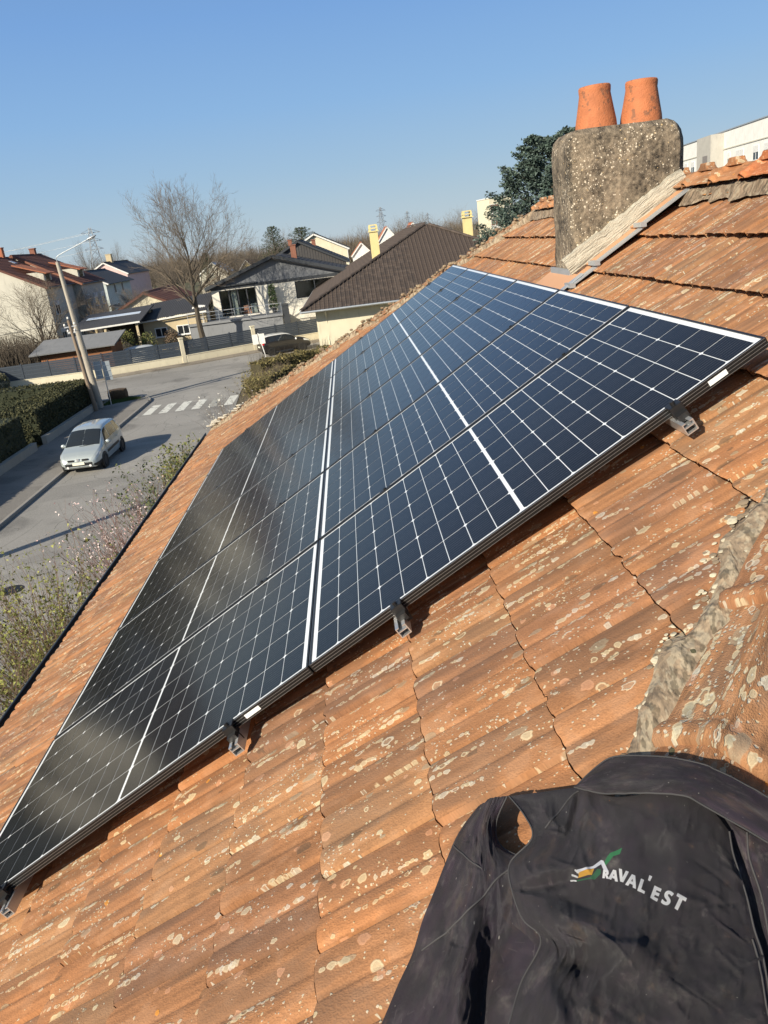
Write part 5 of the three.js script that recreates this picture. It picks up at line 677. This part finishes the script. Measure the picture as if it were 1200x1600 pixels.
  const o2 = gabled('street_house', 'cream gabled house nearer along the street, left of the picture', { x0: -40, x1: -29, z0: -16, z1: -29, yE: 5.4, yR: 8.4, wall: M.cream, roof: M.tileRed, over: 0.4 }); for (const x of [-37.5, -32]) win(o2.h, 'z', -15.97, x, 1.9, 1.4, 1.4); for (const z of [-20, -25]) win(o2.h, 'x', -28.97, z, 1.9, 1.3, 1.4);
}
// ---------------------------------------------------------------- carport, annexe, shed behind the fence
{
  const c = thing('carport', 'open carport with low dark roof on pale posts behind the fence', 'carport', [0, 0, 0]);
  const rf1 = part('roof', slab([V(-25.3, 3.1, -70.2), V(-18.9, 3.25, -70.6), V(-18.9, 4.25, -77), V(-25.3, 4.0, -77)], 0.1), M.tileDark, c); part('roof_light', slab([V(-24.6, 3.66, -73.6), V(-19.6, 3.72, -73.8), V(-19.6, 3.85, -74.6), V(-24.6, 3.78, -74.5)], 0.02), mat([0.55, 0.6, 0.66], { roughness: 0.25 }), rf1).position.y = 0.03;
  part('eave_board', bar(V(-25.3, 3.05, -70.15), V(-18.9, 3.2, -70.55), 0.05, 0.14), M.brightWhite, rf1);
  for (const [x, z] of [[-24.6, -70.5], [-22.1, -70.6], [-19.3, -70.9], [-24.6, -76], [-19.3, -76.5]]) part('post', span(x - 0.1, x + 0.1, 0, z < -75 ? 3.8 : 3.1, z - 0.1, z + 0.1), M.beige, c);
  part('back_wall', span(-25, -19, 0, 3.8, -76.8, -76.6), mat([0.09, 0.08, 0.075], { map: plasterMap }), c);
  const a = thing('garden_annexe', 'beige garden annexe with a dark corrugated roof right of the carport', 'outbuilding', [0, 0, 0]);
  part('wall', [span(-19.6, -13.6, 0, 2.95, -74.4, -74.15), span(-19.6, -19.35, 0, 2.95, -80, -74.4), span(-13.85, -13.6, 0, 2.95, -80, -74.4)], M.beige, a);
  part('roof', tiledSlope(V(-19.9, 2.92, -73.75), V(1, 0.06, 0), V(0, 0.2, -1), 6.6, 6, 34, 1, 0.05, 0), M.tileDark, a);
  part('eave_board', bar(V(-19.9, 2.86, -73.72), V(-13.4, 3.2, -73.72), 0.05, 0.14), M.brightWhite, a);
  for (const x of [-18.0, -15.9]) win(a, 'z', -74.12, x, 1.75, 1.05, 0.8);
  const s = thing('wooden_shed', 'low brown wooden shed with a grey felt roof right behind the fence', 'shed', [0, 0.35, 0]);
  part('wall', Array.from({ length: 8 }, (_, i) => span(-26.2, -20.2, 0.2 + i * 0.18 - (i ? 0 : 0.5), 0.365 + i * 0.18, -65.05, -64.9)).concat([span(-26.2, -26.05, 0.2, 1.64, -68, -65.05), span(-20.35, -20.2, 0.2, 1.64, -68, -65.05), span(-26.2, -20.2, 0.2, 1.8, -68.15, -68)]), mat([0.30, 0.13, 0.06], { map: plasterMap }), s);
  part('roof', slab([V(-26.9, 1.62, -64.3), V(-19.7, 1.72, -64.3), V(-19.7, 2.5, -68.4), V(-26.9, 2.42, -68.4)], 0.1), mat([0.20, 0.205, 0.215], { map: plasterMap, bumpMap: noiseBump, bumpScale: 0.01 }), s);
  const p = thing('covered_pool', 'pale covered round pool in the garden right of the shed', 'pool', [-18.6, 0, -67.2]); part('cover', new THREE.SphereGeometry(1.3, 24, 6, 0, 6.2832, 0, Math.PI / 2).scale(1, 0.14, 1).translate(0, 1.25, 0), mat([0.5, 0.52, 0.53], { roughness: 0.4 }), p); part('pool_wall', cyl(1.25, 1.25, 1.2, 0, 0.65, 0, 24), M.shutter, p);
  const r = rng(19); for (const [x, z, s2, l] of [[-18.3, -69.6, 0.9, 'yellow-green garden shrub before the annexe wall'], [-16.8, -72.6, 0.8, 'brown garden shrub between the annexe windows'], [-20.3, -69.9, 1.1, 'olive garden shrub under the carport corner']]) { const o = thing('garden_shrub', l, 'shrub', [x, 0, z], 0, 'garden shrubs behind the fence'); part('foliage', leaves(900, () => { const d = V(r() - 0.5, r() - 0.4, r() - 0.5).normalize().multiplyScalar(s2 * (0.5 + 0.5 * r())); return [d.x, s2 * 1.25 + d.y * 1.4, d.z]; }, 0.07, l.startsWith('brown') ? [[0.16, 0.11, 0.07]] : olive, r), M.leaf, o); part('stem', cyl(0.04, 0.06, s2, 0, s2 / 2, 0, 5), M.bark, o); }
}
// ---------------------------------------------------------------- fence on its cream wall
{
  const pt = (t) => { const q = wallLine; let L = 0; for (let i = 1; i < q.length; i++) { const l = Math.hypot(q[i][0] - q[i - 1][0], q[i][1] - q[i - 1][1]); if (t <= L + l) { const k = (t - L) / l; return [lerp(q[i - 1][0], q[i][0], k), lerp(q[i - 1][1], q[i][1], k)]; } L += l; } return q[q.length - 1]; };
  const w = thing('fence_wall', 'low cream wall carrying the slate blue fence along the cross street', 'wall', [0, 0, 0]);
  for (let i = 0; i + 1 < wallLine.length; i++) { const a = wallLine[i], b = wallLine[i + 1]; part('wall_section', bar(V(a[0], 0.3, a[1]), V(b[0], 0.3, b[1]), 0.22, 0.6), M.cream, w); part('coping', bar(V(a[0], 0.625, a[1]), V(b[0], 0.625, b[1]), 0.27, 0.05), M.cream, w); }
  const f = thing('slat_fence', 'slate blue horizontal slat fence on the low cream wall', 'fence', [0, 0, 0]), sm = [mat([0.036, 0.048, 0.066], { roughness: 0.55 }), mat([0.044, 0.057, 0.076], { roughness: 0.55 })], slat = join(box(1, 0.13, 0.035)), post = join(box(0.09, 1.22, 0.09, 0, 0.61, 0));
  let t0 = 18; const pillars = [-13.9, -8.35];
  const stops = []; for (let x = -40; x < -14.2; x += 2.02) stops.push(x); stops.push(-13.9, -12.05, -10.2, -8.35, -6.5, -4.7, -2.9, -1.0, 1, 3, 5);
  const zAt = (x) => { for (let i = 1; i < wallLine.length; i++) if (x <= wallLine[i][0]) { const a = wallLine[i - 1], b = wallLine[i]; return lerp(a[1], b[1], (x - a[0]) / (b[0] - a[0])); } return -70; };
  for (let i = 0; i + 1 < stops.length; i++) {
    const a = V(stops[i], 0.65, zAt(stops[i])), b = V(stops[i + 1], 0.65, zAt(stops[i + 1])), L = a.distanceTo(b), ang = -Math.atan2(b.z - a.z, b.x - a.x);
    for (let k = 0; k < 8; k++) { const o = piece('slat', slat, sm[(k + i) % 2], f); o.position.set((a.x + b.x) / 2, 0.71 + k * 0.145, (a.z + b.z) / 2); o.rotation.y = ang; o.scale.x = L - 0.1; }
    if (pillars.some((p) => Math.abs(p - stops[i]) < 0.1)) part('pillar', [box(0.3, 2.0, 0.3, a.x, 1.0, a.z, ang), box(0.38, 0.08, 0.38, a.x, 2.04, a.z, ang)], M.cream, w); else { const o = piece('post', post, M.anthracite, f); o.position.copy(a); o.rotation.y = ang; o.userData = {}; o.material = sm[0]; }
  }
}
// ---------------------------------------------------------------- poles, signs, pylons
function lampPole(label, x, z, lean) {
  const o = thing('lamp_post', label, 'lamp post', [x, 0, z], 0, 'concrete lamp posts'), g = new THREE.CylinderGeometry(0.125, 0.24, 8.7, 4, 1).rotateY(Math.PI / 4).translate(0, 4.35, 0);
  part('pole', g, mat([0.42, 0.38, 0.32], { map: plasterMap, bumpMap: noiseBump, bumpScale: 0.01 }), o); const arm = part('arm', tube([V(0, 8.5, 0), V(0.02, 8.95, 0), V(0.35, 9.1, 0), V(1.2, 9.35, 0), V(2.1, 9.62, 0)], 0.024, 8), M.zinc, o);
  part('lamp_head', new THREE.SphereGeometry(1, 16, 10).scale(0.34, 0.07, 0.12).rotateZ(0.28).translate(2.25, 9.66, 0), M.zinc, arm); part('lamp_glass', new THREE.SphereGeometry(1, 12, 8).scale(0.24, 0.06, 0.09).rotateZ(0.28).translate(2.27, 9.62, 0), M.shutter, arm); o.rotation.z = lean; return o;
}
lampPole('tall concrete lamp post at the street corner, leaning slightly left', -15.75, -45.5, 0.05);
lampPole('concrete lamp post out of view at the left, casting the shadow on the near road', -15.6, -16.8, 0.0);
{
  const o = thing('utility_pole', 'short wooden utility pole with white insulators beside the lamp post', 'pole', [-15.7, 0, -44.5]); part('pole', cyl(0.09, 0.13, 5.5, 0, 2.75, 0, 10), mat([0.24, 0.18, 0.13], { map: plasterMap }), o); part('crossbar', [span(-0.35, 0.35, 5.1, 5.16, -0.04, 0.04), span(-0.25, 0.25, 4.75, 4.8, -0.04, 0.04)], M.aluminium, o); for (const [x, y] of [[-0.3, 5.2], [0, 5.55], [0.28, 5.2], [-0.2, 4.85], [0.2, 4.85]]) part('insulator', new THREE.LatheGeometry([[0.02, 0], [0.07, 0.02], [0.05, 0.06], [0.07, 0.08], [0.03, 0.14], [0.001, 0.15]].map((q) => new THREE.Vector2(...q)), 10).translate(x, y, 0), M.brightWhite, o); o.rotation.z = 0.06;
  solo('overhead_cable', tube([V(-16.0, 5.4, -44.5), V(-24, 4.9, -46), V(-34, 5.3, -48)], 0.018, 5, 20), M.black, 'thin black overhead cable running left from the wooden pole', 'cable');
  const s = thing('road_sign', 'pale back sides of road sign plates on a thin post beside the lamp post', 'sign', [-15.25, 0, -46.1], 0.25); part('post', cyl(0.035, 0.035, 2.9, 0, 1.45, 0, 8), M.aluminium, s); for (const [x, y, hh] of [[-0.28, 2.3, 1.05], [0.24, 2.2, 1.15]]) { const p = part('plate', [box(0.42, hh, 0.02, x, y, 0.05)], mat([0.36, 0.4, 0.42], { roughness: 0.5, metalness: 0.2 }), s); part('stiffener', [-0.3, 0, 0.3].map((d) => box(0.38, 0.03, 0.02, x, y + d * hh, 0.07)), M.aluminium, p); }
  const q = thing('road_sign', 'two white sign plates on a slanting post in front of the dark car', 'sign', [-6.85, 0, -58.4], 0.1); part('post', bar(V(0.1, 0, 0), V(-0.25, 2.1, 0), 0.06), M.upvc, q); for (const x of [-0.52, -0.02]) part('plate', [box(0.44, 0.75, 0.02, x, 1.65, 0.04)], M.brightWhite, q);
}
function pylon(label, x, z, H, w) { const o = thing('pylon', label, 'pylon', [x, 0, z], 0.4, 'power pylons on the horizon'), g = [], W = (y) => w * (1 - y / H * 0.86), seg = 9, t = H * 0.005 + 0.05; for (let i = 0; i < seg; i++) { const y0 = H * i / seg, y1 = H * (i + 1) / seg, a = W(y0), b = W(y1); for (const [sx, sz] of [[1, 1], [1, -1], [-1, 1], [-1, -1]]) g.push(bar(V(sx * a, y0, sz * a), V(sx * b, y1, sz * b), t, t, V(1, 0, 0.3))); for (const s of [1, -1]) g.push(bar(V(-a, y0, s * a), V(b, y1, s * b), t * 0.7, t * 0.7), bar(V(a, y0, s * a), V(-b, y1, s * b), t * 0.7, t * 0.7), bar(V(s * a, y0, -a), V(s * b, y1, b), t * 0.7, t * 0.7)); } part('lattice_tower', g, M.zinc, o); for (const k of [0.66, 0.79, 0.92]) part('cross_arm', [bar(V(-w * 1.15, H * k, 0), V(w * 1.15, H * k, 0), t * 1.3), bar(V(-w * 1.15, H * k, 0), V(0, H * (k + 0.06), 0), t), bar(V(w * 1.15, H * k, 0), V(0, H * (k + 0.06), 0), t)], M.zinc, o); return o; }
pylon('lattice power pylon on the left skyline above the lamp arm', -98.8, -330, 24, 3.2); pylon('lattice power pylon on the skyline right of the first yellow chimney', 20.4, -420, 21, 2.4); pylon('distant slim power pylon over the brown roof ridge', 40, -500, 19.5, 1.5); pylon('distant slim power pylon left of the second yellow chimney', 52.2, -500, 17, 1.3);
{ const o = thing('power_lines', 'thin power lines running left from the left pylon', 'power line'); for (const [y, d] of [[15.8, 2.8], [19, 2.6], [22, 2.4], [22, -2.4]]) part('wire', tube([V(-98.8 + d, y, -330), V(-150, y - 3, -345), V(-210, y - 1, -360)], 0.05, 4, 24), M.zinc, o); }
// ---------------------------------------------------------------- apartment blocks on the right
{
  const a = V(50.9, 0, -120), b = V(45.6, 0, -80), L = a.distanceTo(b), ang = Math.atan2(a.x - b.x, a.z - b.z);
  // local: x along the facade from the far end (a) to the near end (b), z outwards (towards the street)
  const o = thing('apartment_block', 'long white flat-roofed apartment block beyond the ridge at the right', 'building'); o.applyMatrix4(new THREE.Matrix4().makeBasis(b.clone().sub(a).normalize(), V(0, 1, 0), V().crossVectors(b.clone().sub(a).normalize(), V(0, 1, 0))).setPosition(a));
  const H = 14.9; part('wall', span(-2, L + 6, 0, H, -12, 0), M.brightWhite, o); part('parapet', [span(-2.1, L + 6.1, H, H + 0.12, -12.1, 0.12)], M.zinc, o); part('floor_band', [H - 2.0, H - 4.9, H - 7.8].map((y) => span(-2, L + 6, y - 0.06, y + 0.06, 0, 0.09)), M.offWhite, o);
  const tw = part('stair_tower', [span(12.6, 18.4, 0, H - 0.15, 0, 1.6)], mat([0.46, 0.44, 0.4], { map: plasterMap }), o); part('tower_opening', span(15.2, 17.2, H - 5.0, H - 2.4, 1.55, 1.63), mat([0.2, 0.18, 0.17]), tw); part('tower_opening', span(15.2, 17.2, H - 8.2, H - 5.6, 1.55, 1.63), mat([0.2, 0.18, 0.17]), tw);
  for (let f = 0; f < 3; f++) { const y = H - 3.25 - f * 2.9; for (const x of [1.6, 5.2, 8.8, 11.2, 20.4, 24.2, 29.5, 33.2, 36.4, 40, 43]) { const w = x === 24.2 || x === 33.2 || x === 40 ? 2.6 : x === 20.4 ? 0.9 : 1.7; const q = win(o, 'z', 0.0, x, y, w, 1.5, { sill: false, shutter: 0.45 }); if (w > 2) part('balcony_panel', span(x - 1.5, x + 1.5, y - 1.35, y - 0.35, 0.1, 0.18), M.beige, q); } }
  const p = thing('apartment_block', 'small cream apartment block with balconies left of the cedar', 'building', [32.5, 0, -166], 0.15); part('wall', span(-2.2, 2.6, 0, 12.2, -8, 0), M.cream, p); part('flat_roof', span(-2.3, 2.7, 12.2, 12.4, -8.1, 0.15), M.brightWhite, p); for (const y of [10.3, 7.6, 4.9]) { const q = win(p, 'z', 0.0, -1.2, y, 1.7, 1.5, { sill: false, pane: mat([0.16, 0.1, 0.07]) }); part('balcony_panel', span(-2.1, -0.3, y - 1.2, y - 0.55, 0.05, 0.12), M.brightWhite, q); win(p, 'z', 0.0, 1.4, y, 1.0, 1.4, { sill: false }); }
}
// ---------------------------------------------------------------- cars
function car(name, label, pos, turn, o) {
  // local: +z forward, stations [z, sill, belt, halfWidth, top, halfTop]
  const st = o.st, K = 9, t = thing(name, label, 'car', pos, turn);
  const mix = (z) => { let i = 0; while (i < st.length - 2 && z > st[i + 1][0]) i++; const a = st[Math.max(0, i - 1)], b = st[i], c = st[i + 1], d = st[Math.min(st.length - 1, i + 2)], k = clamp((z - b[0]) / (c[0] - b[0])); return b.map((_, q) => { const m0 = (c[q] - a[q]) / (c[0] - a[0] || 1) * (c[0] - b[0]), m1 = (d[q] - b[q]) / (d[0] - b[0] || 1) * (c[0] - b[0]), k2 = k * k, k3 = k2 * k; return (2 * k3 - 3 * k2 + 1) * b[q] + (k3 - 2 * k2 + k) * m0 * 0.7 + (-2 * k3 + 3 * k2) * c[q] + (k3 - k2) * m1 * 0.7; }); };
  const sec = (z) => { const [, s, b, hw, tp, ht] = mix(z); return [[0, s], [hw * 0.82, s], [hw * 0.95, s + 0.07], [hw, lerp(s, b, 0.45)], [hw * 0.985, lerp(s, b, 0.8)], [hw * 0.95, b], [lerp(hw * 0.95, ht, 0.93), lerp(b, tp, 0.88)], [ht * 0.9, lerp(b, tp, 0.97)], [ht * 0.5, tp + 0.012], [0, tp + 0.02]]; };
  const at = (z, k) => { const s = sec(z), i = Math.min(s.length - 2, Math.floor(k * (s.length - 1))), f = k * (s.length - 1) - i; return [lerp(s[i][0], s[i + 1][0], f), lerp(s[i][1], s[i + 1][1], f)]; };
  const z0 = st[0][0], z1 = st[st.length - 1][0];
  const patch = (za, zb, ka, kb, off, nu, nv, sg) => gridGeo(nu, nv, (a, b) => { const k = typeof ka === 'function' ? ka(a, b) : lerp(ka, kb, b), z = typeof za === 'function' ? za(a, b) : lerp(za, zb, a), [x, y] = at(z, k), [x2, y2] = at(z, Math.min(1, k + 0.02)), n = V(y2 - y, -(x2 - x), 0).normalize(); const [xa, ya] = at(z + 0.03, k); n.z = -((xa - x) * n.x + (ya - y) * n.y) / 0.03; n.normalize(); return V(sg * (x + n.x * off), y + n.y * off, z + n.z * off); });
  const body = part('body', [1, -1].flatMap((s) => [toCreasedNormals(patch(z0, z1, 0, 1, 0, 70, 27, s).toNonIndexed(), 0.7), slab(sec(z1).map(([x, y]) => V(s * x, y, z1)), 0.01), slab(sec(z0).map(([x, y]) => V(s * x, y, z0)), 0.01)]), o.paint, t);
  const kB = 5 / 9, kT = 6 / 9;
  for (const s of [1, -1]) for (const [a, b, c, d] of o.windows) part('side_window', patch((u, v) => lerp(lerp(a, b, u), lerp(c, d, u), v), 0, (u, v) => lerp(kB + 0.012, kT - 0.006, v), 0, 0.006, 10, 6, s), M.glass, body);
  const ws = (za, zb, nm) => part(nm, [1, -1].map((s) => patch((u, v) => lerp(za, zb, u), 0, (u, v) => lerp(kT + 0.035, 1, v), 0, 0.006, 12, 8, s)), M.glass, body); ws(...o.windscreen, 'windscreen'); ws(...o.rearGlass, 'rear_window');
  if (o.roofPaint) part('roof_panel', [1, -1].map((s) => patch(o.roofZ[0], o.roofZ[1], kT + 0.01, 1, 0.008, 20, 8, s)), o.roofPaint, body);
  for (const zw of o.axles) for (const s of [1, -1]) {
    const R = 0.315, hw = mix(zw)[3], x = s * (hw - 0.1), turnY = (g) => g.rotateZ(Math.PI / 2);
    part('wheel_arch', turnY(cyl(R + 0.06, R + 0.06, 0.06, 0, 0, 0, 24)).translate(s * (hw - 0.022), R, zw), M.black, body);
    const w = part('wheel', new THREE.TorusGeometry(R - 0.075, 0.085, 10, 26).rotateY(Math.PI / 2).scale(1.15, 1, 1).translate(x + s * 0.03, R, zw), mat([0.018, 0.018, 0.018]), t);
    part('rim', [turnY(cyl(R - 0.1, R - 0.1, 0.1, 0, 0, 0, 20)).translate(x + s * 0.03, R, zw), ...Array.from({ length: 5 }, (_, i) => box(0.03, (R - 0.1) * 1.7, 0.06, 0, 0, 0).rotateX(i * Math.PI / 5).translate(x + s * 0.085, R, zw))], o.rim, w);
  }
  for (const s of [1, -1]) { part('wing_mirror', new THREE.SphereGeometry(1, 12, 8).scale(0.11, 0.085, 0.07).translate(s * (mix(o.mirror)[3] + 0.07), mix(o.mirror)[2] + 0.06, o.mirror), o.mirrorPaint || o.paint, body); part('door_strip', patch(o.strip[0], o.strip[1], 0.33, 0.375, 0.012, 12, 2, s), M.black, body);
    part('headlight', patch((u, v) => lerp(lerp(z1 - 0.09, z1 - 0.62, u), lerp(z1 - 0.2, z1 - 0.66, u), v), 0, (u, v) => lerp(4.15 / 9, 5.25 / 9, v), 0, 0.01, 10, 6, s), mat([0.62, 0.63, 0.62], { roughness: 0.12, clearcoat: 1 }), body);
    part('tail_light', patch((u, v) => lerp(z0 + 0.02, z0 + 0.22, u), 0, (u, v) => lerp(4.0 / 9, 5.1 / 9, v), 0, 0.01, 6, 6, s), mat([0.4, 0.015, 0.012], { roughness: 0.2 }), body); }
  part('bumper_strip', [1, -1].map((s) => patch((u) => lerp(z1 - 0.02, z1 - 0.55, u), 0, (u, v) => lerp(0.20, 0.33, v), 0, 0.015, 10, 3, s)).concat([span(-o.nose * 0.86, o.nose * 0.86, o.bump[0], o.bump[1], z1 - 0.05, z1 + 0.02)]), M.black, body);
  for (const s of [1, -1]) part('grille', box(0.26, 0.07, 0.03, s * 0.3, o.bump[1] + 0.13, z1 + 0.004), M.black, body);
  part('number_plate', [box(0.5, 0.11, 0.02, 0, o.bump[1] - 0.02, z1 + 0.025), box(0.5, 0.11, 0.02, 0, 0.72, z0 - 0.018)], mat([0.75, 0.73, 0.6], { roughness: 0.5 }), body); part('badge', box(0.09, 0.12, 0.02, 0, o.bump[1] + 0.14, z1 + 0.006).rotateZ(0), M.aluminium, body);
  for (const s of [1, -1]) { for (const zd of o.seams) part('door_seam', patch(zd - 0.006, zd + 0.006, 0.18, kB, 0.004, 1, 12, s), M.black, body); for (const zd of o.handles) part('door_handle', box(0.03, 0.03, 0.17, s * (mix(zd)[3] * 0.985 + 0.012), mix(zd)[2] - 0.1, zd), o.paint, body); part('sill_trim', patch(-1.0, 0.95, 0.12, 0.2, 0.006, 8, 2, s), M.black, body); part('fog_lamp', cyl(0.05, 0.05, 0.02, 0, 0, 0, 12).rotateX(Math.PI / 2).translate(s * o.nose * 0.72, o.bump[0] - 0.02, z1 + 0.012), M.shutter, body); }
  part('aerial', cyl(0.004, 0.006, 0.35, 0, 1.74, -1.2, 5), M.black, body);
  part('wiper', [bar(V(-0.1, o.wip[1], o.wip[0]), V(0.5, o.wip[1] + 0.05, o.wip[0] - 0.06), 0.02)], M.black, body);
  return t;
}
car('silver_car', 'pale silver people carrier parked by the kerb, front towards the camera', [-11.98, 0, -32.05], 0, {
  paint: mat([0.42, 0.46, 0.455], { metalness: 0.3, roughness: 0.32, clearcoat: 1, clearcoatRoughness: 0.06 }), rim: mat([0.5, 0.5, 0.5], { metalness: 0.6, roughness: 0.4 }),
  st: [[-2.13, 0.4, 0.95, 0.62, 1.02, 0.55], [-2.08, 0.3, 1.0, 0.74, 1.16, 0.6], [-1.9, 0.24, 1.03, 0.82, 1.42, 0.62], [-1.6, 0.22, 1.02, 0.87, 1.56, 0.62], [-0.9, 0.2, 0.99, 0.9, 1.61, 0.65], [-0.1, 0.2, 0.97, 0.9, 1.61, 0.66], [0.35, 0.2, 0.95, 0.9, 1.52, 0.67], [0.9, 0.2, 0.93, 0.9, 1.2, 0.73], [1.25, 0.2, 0.9, 0.89, 0.99, 0.76], [1.65, 0.2, 0.82, 0.87, 0.88, 0.74], [1.95, 0.22, 0.7, 0.8, 0.76, 0.66], [2.09, 0.26, 0.58, 0.7, 0.63, 0.56], [2.13, 0.32, 0.5, 0.62, 0.55, 0.5]],
  windows: [[0.82, 0.0, 0.42, 0.0], [-0.07, -0.95, -0.07, -0.92], [-1.02, -1.62, -1.0, -1.5]], windscreen: [0.36, 1.2], rearGlass: [-2.02, -1.68], axles: [1.3, -1.39], mirror: 0.78, strip: [-0.9, 0.85], nose: 0.66, bump: [0.36, 0.48], wip: [1.28, 1.0], seams: [0.86, -0.03, -0.98], handles: [0.15, -0.8] });
car('dark_car', 'dark brown crossover with a white roof parked beside the cream wall', [-5.6, 0, -61.9], Math.PI / 2 + 0.38, {
  paint: mat([0.014, 0.012, 0.012], { metalness: 0.2, roughness: 0.4, clearcoat: 0.6, clearcoatRoughness: 0.06 }), roofPaint: mat([0.72, 0.7, 0.64], { roughness: 0.3, clearcoat: 1 }), roofZ: [-1.75, 1.0], mirrorPaint: M.upvc, rim: mat([0.35, 0.35, 0.36], { metalness: 0.6, roughness: 0.4 }),
  st: [[-2.05, 0.42, 0.98, 0.66, 1.08, 0.58], [-1.98, 0.34, 1.03, 0.78, 1.26, 0.6], [-1.75, 0.28, 1.06, 0.86, 1.46, 0.6], [-1.3, 0.26, 1.04, 0.89, 1.55, 0.62], [-0.6, 0.26, 1.01, 0.89, 1.57, 0.64], [0.0, 0.26, 0.99, 0.89, 1.55, 0.64], [0.4, 0.26, 0.98, 0.89, 1.44, 0.66], [0.95, 0.26, 0.97, 0.89, 1.1, 0.74], [1.2, 0.26, 0.95, 0.89, 1.03, 0.77], [1.6, 0.27, 0.88, 0.88, 0.95, 0.76], [1.9, 0.3, 0.76, 0.82, 0.83, 0.68], [2.03, 0.34, 0.64, 0.72, 0.7, 0.58], [2.07, 0.4, 0.56, 0.62, 0.6, 0.5]],
  windows: [[0.85, 0.05, 0.5, 0.05], [-0.02, -0.85, -0.02, -0.82], [-0.92, -1.45, -0.9, -1.3]], windscreen: [0.4, 1.0], rearGlass: [-1.95, -1.6], axles: [1.28, -1.32], mirror: 0.78, strip: [-0.9, 0.85], nose: 0.66, bump: [0.42, 0.54], wip: [1.08, 1.06], seams: [0.9, 0.0, -0.88], handles: [0.15, -0.7] });
scene.traverse((o) => { if (o.isMesh) { o.castShadow = true; o.receiveShadow = true; } });
renderer.render(scene, camera);
